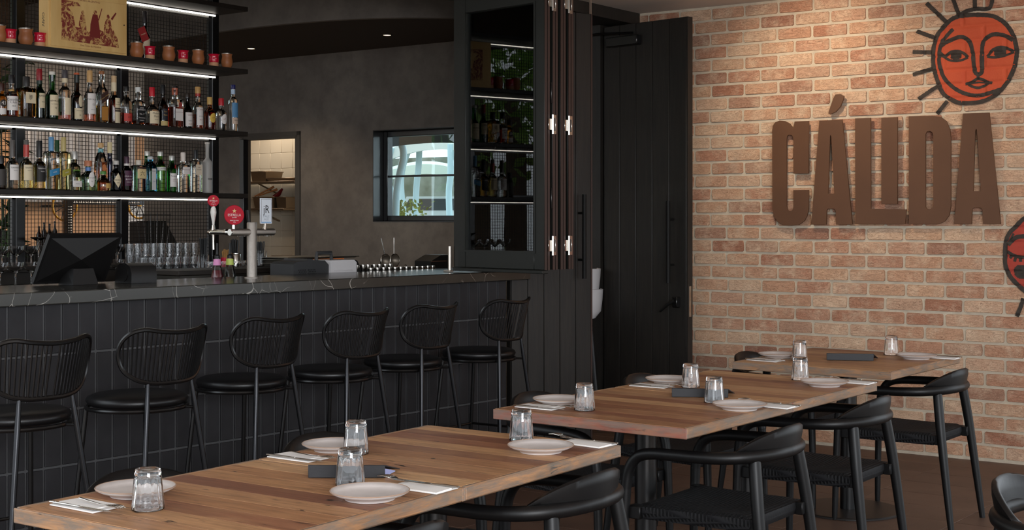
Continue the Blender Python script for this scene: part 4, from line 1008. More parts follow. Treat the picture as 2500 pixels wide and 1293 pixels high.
# ------------------------------------------------------------------ tables
TZ = 0.75
TT = 0.037
def make_table(name_label, cx, cy, rot, wx, ly, base_r=0.19, endm=None, cx_=0.0):
    t = thing('dining_table', name_label, 'table', (cx, cy, 0), rot, 'reclaimed timber dining tables')
    n = 9; w = ly / n
    for i in range(n):
        yc = -ly / 2 + (i + 0.5) * w
        edge = i in (0, n - 1)
        obj('plank', MB().box(-wx / 2 + 0.016, wx / 2 - 0.016, yc - w / 2 + 0.0001, yc + w / 2 - 0.0001, TZ - TT, TZ, 0.0007), WOOD, t, smooth=0)
    for s in (-1, 1):
        obj('edge_band', MB().box(s * (wx / 2 - 0.0155) if s < 0 else wx / 2 - 0.0155, s * wx / 2 if s > 0 else -wx / 2, -ly / 2, ly / 2, TZ - TT, TZ + 0.0005, 0.004), WOODE, t, smooth=0)
    for s in (-1, 1):
        obj('end_band', MB().box(-wx / 2 + 0.0005, wx / 2 - 0.0005, s * (ly / 2) - (0.0005 if s > 0 else 0.006), s * (ly / 2) + (0.006 if s > 0 else 0.0005), TZ - TT, TZ - 0.001, 0.002), endm or WOODX, t, smooth=0)
    obj('column', MB().lathe([(0.041, 0.012), (0.041, TZ - TT - 0.012), (0.0, TZ - TT - 0.012)], 24), STEELBLK, t, (cx_, 0, 0))
    obj('top_plate', MB().box(-0.22, 0.22, -0.03, 0.03, TZ - TT - 0.0115, TZ - TT - 0.001).box(-0.03, 0.03, -0.22, 0.22, TZ - TT - 0.0115, TZ - TT - 0.001), STEELBLK, t, (cx_, 0, 0))
    obj('base_plate', MB().lathe([(0, 0.001), (base_r, 0.001), (base_r, 0.008), (base_r - 0.004, 0.012), (0, 0.0125)], 48), mat('dark_base_plate', srgb(34, 29, 26), 0.45, 0.2), t, (cx_, 0, 0))
    return t
def rotv(cx, cy, a, x, y): return (cx + x * cos(a) - y * sin(a), cy + x * sin(a) + y * cos(a))
aAB = radians(2.8); cAB = (-2.63, 2.775)
aCD = radians(0.3); cCD = (-2.712, 4.826)
for nm, (c, a, l, off, w) in {'front timber table with the nearest place settings': (cAB, aAB, 0.80, -0.4065, 0.745), 'timber table joined to the far side of the front table': (cAB, aAB, 0.80, 0.4065, 0.745),
                             'middle timber table with a thick reddish near edge': (cCD, aCD, 0.80, -0.4065, 0.805), 'timber table joined behind the middle table': (cCD, aCD, 0.80, 0.4065, 0.805)}.items():
    x, y = rotv(c[0], c[1], a, 0, off); make_table(nm, x, y, a, w, l, endm=WOODR if 'reddish' in nm else None, cx_=-0.04 if c is cAB else 0.0)
make_table('far timber table standing closest to the brick wall', -2.82, 6.51, radians(0.5), 0.80, 0.91, 0.255)

# ------------------------------------------------------------------ armchairs
def make_chair():
    t = thing('armchair', 'black wooden armchair', 'chair', group='black armchairs at the tables')
    path = [(0.262, 0.235, 0.0), (0.256, 0.228, 0.30), (0.253, 0.22, 0.50), (0.253, 0.208, 0.565), (0.253, 0.175, 0.612), (0.256, 0.12, 0.630), (0.262, 0.03, 0.635), (0.262, -0.07, 0.637), (0.24, -0.16, 0.640), (0.19, -0.225, 0.644), (0.105, -0.268, 0.647), (0, -0.282, 0.648)]
    for s in (-1, 1):
        q = cat([(x * s, y, z) for x, y, z in path[:3]], 5); n = len(q)
        obj('leg', MB().tube(q, [lerp(0.0125, 0.019, (i / (n - 1)) ** 0.7) for i in range(n)], 12), BLACK, t)
    half_ = cat(path[2:], 5)
    ring = half_ + [Vector((-p.x, p.y, p.z)) for p in half_[-2::-1]]
    n = len(ring)
    obj('arm_rail', MB().tube(ring, [0.019 + 0.004 * (1 - abs(2 * i / (n - 1) - 1)) for i in range(n)], 12), BLACK, t)
    for s in (-1, 1):
        q = cat([(0.215 * s, -0.315, 0.0), (0.195 * s, -0.262, 0.42), (0.168 * s, -0.232, 0.642)], 5); n = len(q)
        obj('leg', MB().tube(q, [0.012 + 0.010 * sin(pi * min(1.0, i / (n - 1) * 0.62 + 0.05)) for i in range(n)], 12), BLACK, t)
    # crescent back pad standing on the rail
    b = MB(); N = 26; rows = []
    for i in range(N + 1):
        f = i / N * 2 - 1; ph = f * radians(54)
        cxx, cyy = 0.258 * sin(ph), -0.035 - 0.247 * cos(ph)
        hgt = 0.008 + 0.074 * (1 - abs(f) ** 2.4); th = 0.0125
        nx, ny = sin(ph), -cos(ph)
        z0 = 0.655; ln = 0.012
        row = []
        for d, zz in ((-th, z0), (th, z0), (th + ln * 0.7, z0 + hgt * 0.6), (th * 0.75 + ln, z0 + hgt * 0.92), (ln, z0 + hgt), (-th * 0.75 + ln, z0 + hgt * 0.94), (-th + ln * 0.6, z0 + hgt * 0.5)):
            row.append((cxx + nx * d, cyy + ny * d, zz))
        rows.append(row)
    k = 7
    b.add([p for r in rows for p in r], [(i * k + j, i * k + (j + 1) % k, (i + 1) * k + (j + 1) % k, (i + 1) * k + j) for i in range(N) for j in range(k)] + [tuple(range(k)), tuple(N * k + j for j in range(k))])
    obj('back_pad', b, BLACK, t, smooth=60)
    # woven cord seat, dished, wrapped round its rails
    g = MB(); nx_, ny_ = 14, 12; SW_, SD0, SD1 = 0.235, -0.235, 0.192
    def top(i, j):
        x = lerp(-SW_, SW_, i / nx_); y = lerp(SD0, SD1, j / ny_); e = min(i, nx_ - i, j, ny_ - j)
        wv = 0.9 + 0.1 * (j / ny_)
        z = 0.448 - 0.016 * sin(pi * i / nx_) * sin(pi * j / ny_) - (0.010 if e == 0 else 0.0)
        return (x * wv, y, z)
    v = [top(i, j) for i in range(nx_ + 1) for j in range(ny_ + 1)]
    st_ = ny_ + 1
    f = [(i * st_ + j, (i + 1) * st_ + j, (i + 1) * st_ + j + 1, i * st_ + j + 1) for i in range(nx_) for j in range(ny_)]
    loop = [i * st_ for i in range(nx_)] + [nx_ * st_ + j for j in range(ny_)] + [i * st_ + ny_ for i in range(nx_, 0, -1)] + [j for j in range(ny_, 0, -1)]
    o0 = len(v)
    for q in loop: v.append((v[q][0] * 1.012, v[q][1] * 1.012, 0.418))
    for q in loop: v.append((v[q][0] * 0.97, v[q][1] * 0.97, 0.394))
    m_ = len(loop)
    f += [(loop[i], loop[(i + 1) % m_], o0 + (i + 1) % m_, o0 + i) for i in range(m_)] + [(o0 + i, o0 + (i + 1) % m_, o0 + m_ + (i + 1) % m_, o0 + m_ + i) for i in range(m_)] + [tuple(o0 + m_ + i for i in range(m_))]
    g.add(v, f); obj('woven_seat', g, CORD, t, smooth=60)
    for s in (-1, 1):
        br = obj('seat_bracket', MB().box(0.15 * s, 0.205 * s, -0.262, -0.232, 0.395, 0.44, 0.003) if s > 0 else MB().box(-0.205, -0.15, -0.262, -0.232, 0.395, 0.44, 0.003), BLACK, t)
        obj('front_rail', MB().box(min(0.20 * s, 0.25 * s), max(0.2 * s, 0.25 * s), 0.165, 0.215, 0.395, 0.44, 0.003), BLACK, t)
        if s > 0: obj('maker_tag', MB().box(0.206, 0.2075, -0.255, -0.24, 0.408, 0.428), STEEL, br)
    return t
ch = make_chair()
cspots = [((-2.40, 2.43), 91, 'black armchair at the near right, only its back top in view'),
          ((-2.44, 3.26), 92, 'black armchair in the lower middle in front of the joined front tables'),
          ((-2.40, 4.39), 91, 'black armchair on the right side of the middle table'),
          ((-2.45, 5.32), 91, 'black armchair second from the brick wall on the right side'),
          ((-2.55, 6.53), 90, 'black armchair standing clear beside the far table and brick wall'),
          ((-2.935, 2.48), -90, 'black armchair tucked behind the nearest left place setting'),
          ((-3.0, 3.27), -90, 'black armchair tucked behind the second left place setting'),
          ((-3.085, 4.58), -90, 'black armchair tucked behind the left side of the middle table'),
          ((-3.09, 5.42), -90, 'black armchair tucked behind the left side in front of the open door'),
          ((-3.195, 6.67), -90, 'black armchair behind the far table against the brick wall'),
          ((-0.94, 3.87), -90, 'black armchair cut off at the lower right corner of the photo')]
for i, ((x, y), a, lb) in enumerate(cspots): place(ch, (x, y, 0), radians(a), lb, i == 0)

# ------------------------------------------------------------------ place settings
TUMB = NT('tumbler_glass'); TUMB.set(rough=0.0, trans=1.0, ior=1.5); TUMB.base((1, 1, 1, 1)); TUMB = TUMB.m
def make_tumbler():
    t = thing('tumbler', 'upturned clear glass tumbler', 'glass', group='upturned tumblers on the tables')
    # standing on its rim: outer wall, thick foot on top, inner wall (faceted)
    fa = lambda r, th, z: r
    fi = lambda r, th, z: r * (1 + 0.022 * cos(12 * th)) if 0.004 < z < 0.075 else r
    prof = [(0.0372, 0.0), (0.0385, 0.0012), (0.0384, 0.012), (0.0345, 0.055), (0.0312, 0.086), (0.0300, 0.094), (0.0282, 0.0968), (0.026, 0.0975), (0.024, 0.0955), (0, 0.095)]
    inn = [(0, 0.081), (0.0225, 0.081), (0.0268, 0.079), (0.0285, 0.074), (0.0305, 0.055), (0.0335, 0.03), (0.0352, 0.012), (0.0365, 0.003), (0.0372, 0.0)]
    pr = prof + inn
    m = MB(); n = 72; rows = []; v = []
    for q_, (r, z) in enumerate(pr):
        if r == 0: rows.append([len(v)]); v.append((0, 0, z)); continue
        row = []
        for k in range(n):
            th = 2 * pi * k / n; rr_ = (fa if q_ < len(prof) else fi)(r, th, z); row.append(len(v)); v.append((rr_ * cos(th), rr_ * sin(th), z))
        rows.append(row)
    f = []
    for a, b in zip(rows, rows[1:]):
        for k in range(n):
            k2 = (k + 1) % n
            if len(a) == 1 and len(b) == 1: break
            if len(a) == 1: f.append((a[0], b[k], b[k2]))
            elif len(b) == 1: f.append((a[k], a[k2], b[0]))
            else: f.append((a[k], a[k2], b[k2], b[k]))
    m.add(v, f); me = m.mesh('tumbler_glass', 50)
    bm = bmesh.new(); bm.from_mesh(me); bmesh.ops.remove_doubles(bm, verts=bm.verts, dist=1e-6); bmesh.ops.recalc_face_normals(bm, faces=bm.faces); bm.to_mesh(me); bm.free()
    obj('glass', me, TUMB, t)
    return t
def make_plate():
    t = thing('side_plate', 'round cream side plate', 'plate', group='cream side plates')
    R = 0.098
    obj('dish', MB().lathe([(0, 0.004), (0.055, 0.004), (0.058, 0.0), (0.062, 0.0), (0.064, 0.005), (0.085, 0.012), (R, 0.0195), (R + 0.0005, 0.0215), (R - 0.002, 0.0225), (0.086, 0.0155), (0.062, 0.0105), (0, 0.0095)], 56), CERAM, t, smooth=60)
    obj('rim_line', MB().ring([(R - 0.0022, 0.0222), (R + 0.0006, 0.0206), (R + 0.0012, 0.0216), (R - 0.0005, 0.0236)], 56), CERIM, t)
    return t
def knife_mesh():
    m = MB(); P = [(0, -0.105, 0.003), (0, -0.06, 0.0035), (0, -0.01, 0.003), (0, 0.0, 0.003)]
    m.tube(P, [0.004, 0.0045, 0.003, 0.0035], 8, flat=0.6)
    m.prism([(-0.004, 0.0), (0.006, 0.0), (0.0085, 0.05), (0.006, 0.095), (0.0, 0.108), (-0.004, 0.09)], lambda a, b: (a, b, 0.002), lambda a, b: (a, b, 0.0032))
    return m
def fork_mesh():
    m = MB(); m.tube([(0, -0.09, 0.004), (0, -0.05, 0.0035), (0, 0.0, 0.004), (0, 0.03, 0.007)], [0.004, 0.003, 0.0022, 0.003], 8, flat=0.5)
    m.prism([(-0.003, 0.028), (0.003, 0.028), (0.011, 0.048), (0.011, 0.055), (-0.011, 0.055), (-0.011, 0.048)], lambda a, b: (a, b, 0.0062 + (b - 0.028) * 0.1), lambda a, b: (a, b, 0.0078 + (b - 0.028) * 0.1))
    for k in range(4):
        x = -0.0095 + 0.00633 * k; m.tube([(x, 0.054, 0.0098), (x, 0.075, 0.012), (x, 0.096, 0.010)], [0.0017, 0.0016, 0.001], 6)
    return m
tum = make_tumbler(); plt = make_plate()
KM = knife_mesh().mesh('knife'); KM.materials.append(CHROME); FM = fork_mesh().mesh('fork'); FM.materials.append(CHROME)
nap = MB().box(-0.047, 0.047, -0.082, 0.082, 0.0, 0.0035, 0.0015)
nap2 = MB().prism([(-0.045, -0.08), (0.02, -0.08), (0.024, 0.06), (-0.045, 0.06)], lambda a, b: (a, b, 0.0036), lambda a, b: (a, b, 0.0046 + 0.0016 * max(0, (a + 0.03)) / 0.05))
TN = ['nearest front table', 'second front table', 'middle table', 'table behind the middle table', 'far table']
sets = [  # plate, glass foot, napkin, side
    (0, 'left', (331, 1197), (361, 1243), (212, 1236)), (0, 'right', (903, 1206), (855, 1186), (1030, 1192)),
    (1, 'left', (818, 1089), (869, 1107), (729, 1118)), (1, 'right', (1320, 1093), (1273, 1075), (1432, 1084)),
    (2, 'left', (1365, 978), (1427, 1001), (1318, 995)), (2, 'right', (1806, 991), (1744, 982), (1888, 992)),
    (3, 'left', (1633, 928), (1686, 945), (1591, 943)), (3, 'right', (2013, 935), (1954, 927), (2086, 934)),
    (4, 'left', (1900, 867), (1952, 879), (1869, 880)), (4, 'right', (2237, 870), (2176, 866), (2299, 874))]
first = True
for (ti, side, pp, gp, npx) in sets:
    q = at_z(pp[0], pp[1], TZ + 0.012); q.z = TZ + 0.001
    place(plt, q, 0, 'cream side plate on the %s side of the %s' % (side, TN[ti]), first)
    q = at_z(gp[0], gp[1], TZ); q.z = TZ + 0.001
    place(tum, q, random.uniform(0, 0.5), 'upturned glass tumbler by the %s plate of the %s' % (side, TN[ti]), first)
    q = at_z(npx[0], npx[1], TZ); q.z = TZ + 0.001
    a = radians(-90 if side == 'left' else 90) + random.uniform(-0.06, 0.06)
    nb_ = MB(); nb_.v = list(nap.v); nb_.f = list(nap.f)
    nt = thing('napkin', 'folded white napkin on the %s side of the %s' % (side, TN[ti]), 'napkin', q, a, 'folded napkins under the cutlery')
    obj('cloth', nb_, LINEN, nt); nb_ = MB(); nb_.v = list(nap2.v); nb_.f = list(nap2.f); obj('fold', nb_, LINEN, nt)
    c_, s_ = cos(a), sin(a)
    def off(x, y): return (q.x + x * c_ - y * s_, q.y + x * s_ + y * c_, q.z + 0.0050)
    k = obj('knife', KM, None, None, (off(0.032, 0.015)[0], off(0.032, 0.015)[1], q.z + 0.0040), (0, 0, a + 0.05)); tag(k, 'steel knife on the %s napkin of the %s' % (side, TN[ti]), 'knife', 'knives on the napkins')
    f_ = obj('fork', FM, None, None, off(0.004, 0.055)[:2] + (q.z + 0.0085,), (-0.03, 0, a - 0.12)); tag(f_, 'steel fork on the %s napkin of the %s' % (side, TN[ti]), 'fork', 'forks on the napkins')
    first = False

# menus
MENU = mat('charcoal_menu_board', srgb(33, 33, 36), 0.55, bump=0.1, bs=90)
for (p0, p1, lb, an) in (((752, 1167), (940, 1167), 'charcoal menu folder with pages showing at its open end', None), ((1640, 969), (1778, 971), 'charcoal menu folder lying on the middle table', None), ((2018, 879), (2133, 881), 'charcoal menu folder lying on the far table', None)):
    a = at_z(p0[0], p0[1], TZ); b = at_z(p1[0], p1[1], TZ); d = b - a; L = d.length
    t = thing('menu', lb, 'menu', (a.x, a.y, TZ + 0.001), atan2(d.y, d.x), 'menus on the tables')
    obj('spine', MB().box(0, L, 0, 0.004, 0, 0.034, 0.0015), MENU, t)
    obj('cover', MB().add([(0, 0.004, 0.034), (L, 0.004, 0.034), (L + 0.03, 0.12, 0.004), (0.02, 0.12, 0.004), (0, 0.004, 0.031), (L, 0.004, 0.031), (L + 0.03, 0.12, 0.0015), (0.02, 0.12, 0.0015)], [(0, 1, 2, 3), (4, 5, 6, 7), (0, 1, 5, 4), (1, 2, 6, 5), (2, 3, 7, 6), (3, 0, 4, 7)]), MENU, t)
    obj('pages', MB().prism([(0.006, 0.006), (L - 0.002, 0.006), (L + (0.02 if 'open end' in lb else -0.01), 0.085), (0.02, 0.085)], lambda x, y: (x, y, 0.002), lambda x, y: (x, y, 0.0035 + 0.022 * (1 - y / 0.09))), mat('blue_white_pages', srgb(150, 156, 196), 0.8), t)
# wooden table corner in the bottom right corner
q = at_z(2494, 1286, TZ)
make_table('timber table whose edge peeks in at the lower right corner', q.x + 0.34, q.y - 0.52, radians(-18), 0.8, 0.8)
# ------------------------------------------------------------------ things on the bar
POSM = mat('matte_black_plastic', srgb(22, 21, 21), 0.42, spec=0.4)
# till screen seen from behind
o0, a0 = BAR(78, 697, CT); o1, a1 = BAR(262, 684, CT)
L = 0.40
pos = thing('till_screen', 'black till screen with a faceted back standing on the counter', 'till', barw(o0 - 0.0, a0 + 0.005, CT + 0.001), BA)
tl = 0.15; hh = 0.235
def sp(y, h, d=0.0):            # point on the tilted back plane: y along, h up the plane, d proud of it
    nx, nz = 0.843, -0.538
    return (tl * h / hh + nx * d, y, 0.006 + h + nz * d)
m = MB(); n0 = [sp(0, 0, 0), sp(L, 0, 0), sp(L, hh, 0), sp(0, hh, 0)]; n1 = [sp(0, 0, -0.022), sp(L, 0, -0.022), sp(L, hh, -0.022), sp(0, hh, -0.022)]
m.add(n0 + n1, [(0, 1, 2, 3), (4, 5, 6, 7), (0, 1, 5, 4), (1, 2, 6, 5), (2, 3, 7, 6), (3, 0, 4, 7)])
obj('bezel', m, POSM, pos, smooth=0)
ap = sp(L * 0.44, hh * 0.62, 0.055); e = 0.012
cr = [sp(e, e, 0.001), sp(L - e, e, 0.001), sp(L - e, hh - e, 0.001), sp(e, hh - e, 0.001)]
obj('faceted_back', MB().add(cr + [ap], [(0, 1, 4), (1, 2, 4), (2, 3, 4), (3, 0, 4), (0, 3, 2, 1)]), POSM, pos, smooth=0)
obj('stand', MB().add([(0.012, 0.13, 0), (0.012, 0.29, 0), (0.125, 0.28, 0), (0.125, 0.14, 0), (0.045, 0.145, 0.085), (0.045, 0.275, 0.085), (0.105, 0.265, 0.078), (0.105, 0.155, 0.078)], [(0, 1, 2, 3), (4, 5, 6, 7), (0, 1, 5, 4), (1, 2, 6, 5), (2, 3, 7, 6), (3, 0, 4, 7)]), POSM, pos, smooth=0)
o0, a0 = BAR(275, 690, CT)
rp = thing('receipt_printer', 'small rounded black receipt printer beside the till screen', 'printer', barw(-0.40, a0 + 0.0, CT + 0.001), BA)
obj('housing', MB().prism([(-0.07, 0.0), (0.07, 0.0), (0.072, 0.05), (0.055, 0.085), (0.02, 0.1), (-0.03, 0.098), (-0.065, 0.07)], lambda a, b: (a, 0.0, b), lambda a, b: (a, 0.15, b)), POSM, rp, smooth=30)
obj('side_disc', MB().lathe([(0, 0), (0.045, 0), (0.045, 0.004), (0, 0.004)], 28).xf(Matrix.Translation((0, -0.0045, 0.052)) @ Matrix.Rotation(-pi / 2, 4, 'X')), POSM, rp)
# beer tap
o0, a0 = BAR(615, 679, CT)
tp = thing('beer_tap', 'frosted steel T-shaped beer tap with three badges', 'beer tap', barw(max(o0, -0.42), a0, CT + 0.0005), BA)
FROST = mat('frosted_steel', srgb(176, 168, 160), 0.34, 1.0, bump=0.6, bs=420)
ZB = 0.250
obj('column', MB().lathe([(0.040, 0), (0.040, 0.006), (0.0275, 0.008), (0.0275, 0.298), (0.025, 0.303), (0, 0.303)], 28), FROST, tp)
cb = obj('crossbar', MB().tube([(0, -0.145, ZB), (0, -0.143, ZB), (0, 0.15, ZB), (0, 0.158, ZB)], [0.0185, 0.0195, 0.0195, 0.012], 20), FROST, tp)
obj('end_cap', MB().tube([(0, -0.152, ZB), (0, -0.1455, ZB)], 0.0175, 20), CHROME, cb)
drops = MB()
for k in range(26): drops.lathe([(0, 0), (0.0022, 0.002), (0.002, 0.0045), (0, 0.006)], 6, (random.uniform(-0.008, 0.008), random.uniform(-0.10, 0.15), ZB - 0.0245))
d_ = obj('water_drops', drops, GLASS, cb); d_['kind'] = 'stuff'
obj('tap_barrel', MB().tube([(-0.018, -0.115, ZB), (-0.06, -0.115, ZB), (-0.065, -0.115, ZB), (-0.11, -0.115, ZB), (-0.20, -0.115, ZB)], [0.014, 0.014, 0.018, 0.013, 0.015], 16).tube([(-0.201, -0.115, ZB), (-0.225, -0.115, ZB - 0.002)], [0.018, 0.012], 14), CHROME, tp)
obj('spout', MB().tube([(-0.185, -0.115, ZB - 0.008), (-0.185, -0.115, ZB - 0.05), (-0.183, -0.115, ZB - 0.095)], [0.008, 0.006, 0.0065], 12), CHROME, tp)
RED = mat('red_badge', srgb(172, 16, 38), 0.5, spec=0.2)
def badge(c, r, ez):
    M_ = Matrix.Translation(c) @ Matrix.Rotation(radians(-28), 4, 'Z') @ Matrix.Rotation(pi / 2, 4, 'Y')
    b = obj('badge', MB().lathe([(0, -0.004), (r * 0.97, -0.004), (r, -0.002), (r, 0.003), (r * 0.96, 0.005), (0, 0.005)], 40).xf(M_), RED, tp)
    R_ = Matrix.Translation(c) @ Matrix.Rotation(radians(-28), 4, 'Z')
    q = lambda X, Y: tuple(R_ @ Vector((0.0056, X, Y)))
    s5 = [((r * 0.24 if k % 2 == 0 else r * 0.1) * sin(k * pi / 5), r * 0.42 + (r * 0.24 if k % 2 == 0 else r * 0.1) * cos(k * pi / 5)) for k in range(10)]
    obj('star', MB().add([q(*p) for p in s5] + [q(0, r * 0.42)], [(k, (k + 1) % 10, 10) for k in range(10)]), paint((214, 176, 120)), b, smooth=0)
    lettering('ESTRELLA', r * 0.36, q, paint(WH), b, 0.86)
    lettering('DAMM', r * 0.16, lambda X, Y: q(X, Y - r * 0.25), paint(WH), b)
    lettering('BARCELONA', r * 0.15, lambda X, Y: q(X, Y - r * 0.55), paint(WH), b)
    lettering('1876', r * 0.13, lambda X, Y: q(X, Y - r * 0.72), paint(WH), b)
    return b
obj('handle', MB().lathe([(0.007, 0), (0.009, 0.02), (0.016, 0.05), (0.0195, 0.07), (0.017, 0.09), (0.008, 0.106), (0, 0.108)], 20, sy=0.75).xf(Matrix.Translation((-0.185, -0.115, ZB + 0.036))), mat('white_enamel', srgb(224, 218, 210), 0.3), tp)
lettering('ESTRELLA DAMM', 0.0085, lambda X, Y: (-0.185 + 0.0155 + 0.003, -0.118 + Y, ZB + 0.092 + X), paint((150, 30, 40)), tp)
obj('handle_stem', MB().tube([(-0.185, -0.115, ZB + 0.01), (-0.185, -0.115, ZB + 0.038)], [0.012, 0.008], 14), CHROME, tp)
badge((-0.183, -0.117, ZB + 0.170), 0.032, 0)
badge((0.005, -0.125, ZB + 0.092), 0.053, 0)
obj('badge_stem', MB().tube([(0, -0.125, ZB + 0.015), (0, -0.125, ZB + 0.06)], 0.009, 12), CHROME, tp)
jr = obj('sign_plate', MB().box(0.01, 0.018, 0.045, 0.126, ZB + 0.045, ZB + 0.185, 0.0015), mat('white_plate', srgb(214, 220, 228), 0.4), tp)
obj('plate_border', MB().box(0.0181, 0.0184, 0.050, 0.0515, ZB + 0.055, ZB + 0.18).box(0.0181, 0.0184, 0.1195, 0.121, ZB + 0.055, ZB + 0.18).box(0.0181, 0.0184, 0.050, 0.121, ZB + 0.178, ZB + 0.18), paint(INK), jr, smooth=0)
obj('plate_line', MB().box(0.0181, 0.0184, 0.050, 0.121, ZB + 0.051, ZB + 0.055), paint((110, 160, 206)), jr, smooth=0)
fnp = lambda dz: (lambda X, Y: (0.0186, 0.0855 + X, ZB + dz + Y))
lettering('jR', 0.062, fnp(0.122), paint((24, 24, 26)), jr, 0.85)
lettering('PALE', 0.016, fnp(0.085), paint((150, 158, 168)), jr, 1.25); lettering('ALE', 0.016, fnp(0.069), paint((150, 158, 168)), jr, 1.25)
obj('plate_stem', MB().tube([(0.004, 0.085, ZB + 0.012), (0.012, 0.085, ZB + 0.05)], [0.011, 0.007], 12), CHROME, tp)
obj('black_lever', MB().tube([(-0.01, -0.012, 0.30), (-0.012, -0.02, 0.37)], [0.01, 0.012], 10), POSM, tp)

# things on the steel bench behind the counter -------------------------------------------------
IZ = 1.0105
def inb(px, out): # bar-local along position of a pixel column at a given outward offset
    best = None
    p0 = BP + BO * out; n = Vector((BO.x, BO.y, 0))
    q = at_pl(px, 600, p0, n); return (q - BP).dot(BU)
def BI(px, out, z=IZ): return barw(out, inb(px, out), z)
mc = thing('undercounter_machine', 'grey and white bar machine with a vented dark side', 'machine', BI(692, -0.765), BA)
w1_, w2_, w3_ = inb(778, -0.765) - inb(692, -0.765), inb(842, -0.765) - inb(692, -0.765), inb(860, -0.765) - inb(692, -0.765)
G = mat('dark_grey_plastic', srgb(52, 52, 53), 0.45)
obj('vented_body', MB().prism([(0, 0), (w1_, 0), (w1_, 0.155), (w1_ - 0.03, 0.182), (0.16, 0.182), (0.145, 0.195), (0.11, 0.195), (0.10, 0.182), (0.03, 0.178), (0, 0.165)], lambda a, b: (-0.12, a, b), lambda a, b: (0.09, a, b)), G, mc, smooth=0)
vents = MB()
for r in range(5):
    for k in range(11):
        if k == 5: continue
        vn = MB().lathe([(0, 0), (0.0045, 0), (0.0045, 0.0008), (0, 0.0008)], 6).xf(Matrix.Translation((0.0902, 0.04 + k * 0.0125 + (r % 2) * 0.006, 0.085 + r * 0.011)) @ Matrix.Rotation(pi / 2, 4, 'Y')); vents.add(vn.v, vn.f)
obj('vent_holes', vents, paint((8, 8, 8)), mc)['kind'] = 'stuff'
wb_ = obj('white_front', MB().prism([(w1_ + 0.001, 0), (w2_, 0), (w2_, 0.165), (w2_ - 0.02, 0.182), (w1_ + 0.001, 0.182)], lambda a, b: (-0.11, a, b), lambda a, b: (0.105, a, b)), mat('white_plastic', srgb(208, 204, 204), 0.4), mc, smooth=0)
obj('grip', MB().box(0.1055, 0.109, w1_ + 0.03, w2_ - 0.035, 0.118, 0.123, 0.001), mat('white_plastic', WH), wb_)
obj('end_cover', MB().prism([(w2_ + 0.001, 0), (w3_, 0), (w3_, 0.12), (w2_ + 0.03, 0.175), (w2_ + 0.001, 0.182)], lambda a, b: (-0.11, a, b), lambda a, b: (0.08, a, b)), POSM, mc, smooth=0)
obj('top_handle', MB().tube([(0, w1_ - 0.02, 0.18), (0, w1_ - 0.015, 0.225), (0, w1_ + 0.10, 0.225), (0, w1_ + 0.105, 0.18)], 0.012, 8), G, mc)
def pan(label, px, out, z, L_, W_, h, lift=0):
    t = thing('steel_tray', label, 'tray', BI(px, out, z), BA + lift, 'steel trays and pans')
    e = 0.012
    m = MB().prism([(-W_ / 2, 0), (W_ / 2, 0), (W_ / 2, L_), (-W_ / 2, L_)], lambda a, b: (a * 0.94, lerp(L_ / 2, b, 0.96), 0), lambda a, b: (a, b, h))
    obj('pan_body', m, STEEL, t, smooth=0)
    obj('pan_rim', MB().box(-W_ / 2 - e, W_ / 2 + e, -e, L_ + e, h, h + 0.006, 0.002), STEEL, t)
    return t
pan('lower steel tray in the stack left of the bar machine', 664, -1.30, 1.1385, 0.42, 0.30, 0.018); pan('upper steel tray in the stack left of the bar machine', 664, -1.30, 1.163, 0.42, 0.30, 0.018); pan('thin steel tray topping the stack by the bar machine', 664, -1.30, 1.1875, 0.60, 0.30, 0.006)
sb = thing('low_cabinet', 'low steel fronted cabinet behind the beer tap', 'cabinet', BI(640, -1.15, 0.0), BA)
obj('cabinet_body', MB().box(-0.34, 0, -0.62, 0.9, 0.0, 1.11, 0.003), mat('smoked_steel', srgb(92, 88, 82), 0.3, 0.9), sb)
obj('cabinet_top', MB().box(-0.36, 0.01, -0.63, 0.91, 1.1105, 1.138, 0.003), DARK, sb)
orr = thing('order_docket', 'orange card lying behind the bar machine', 'card', BI(752, -1.05, 1.17), BA)
obj('card', MB().box(-0.01, 0.01, 0, 0.3, 0, 0.02), paint((196, 112, 60)), orr); obj('card_stand', MB().box(-0.008, 0.008, 0.05, 0.25, -0.158, -0.0005), G, orr)
# steel thimbles / jiggers in a row
jg = thing('steel_cup', 'small steel cup', 'cup', group='steel cups in a row behind the counter')
obj('wall', MB().lathe([(0, 0), (0.016, 0), (0.017, 0.002), (0.019, 0.045), (0.018, 0.045), (0.016, 0.004), (0, 0.003)], 18), CHROME, jg)
fst = True
for r, (out, z, pxs) in enumerate(((-0.70, 1.112, (871, 886, 898, 913, 926, 940, 952)), (-0.665, 1.092, (905, 921, 936, 950, 964, 978, 992, 1005, 1018, 1031, 1044, 1056)))):
    for i, px in enumerate(pxs):
        place(jg, BI(px, out, z), 0, 'small steel cup, %s in the %s row behind the counter' % (['first', 'second', 'third', 'fourth', 'fifth', 'sixth', 'seventh', 'eighth', 'ninth', 'tenth', 'eleventh', 'twelfth'][i], ['upper', 'lower'][r]), fst); fst = False
rk = thing('cup_rack', 'stepped rack holding the small steel cups', 'rack', BI(869, -0.69, 0), BA)
obj('rack_step', MB().box(-0.03, 0.02, -0.01, 0.42, IZ + 0.0005, 1.111), DARK, rk); obj('rack_front', MB().box(0.0205, 0.04, -0.01, 0.95, IZ + 0.0005, 1.091), DARK, rk)
st2 = thing('tool_pot', 'steel pot holding two strainers upright behind the counter', 'pot', BI(952, -0.80, IZ), BA)
obj('pot', MB().lathe([(0, 0), (0.035, 0), (0.038, 0.11), (0.036, 0.11), (0.034, 0.004), (0, 0.003)], 20), CHROME, st2)
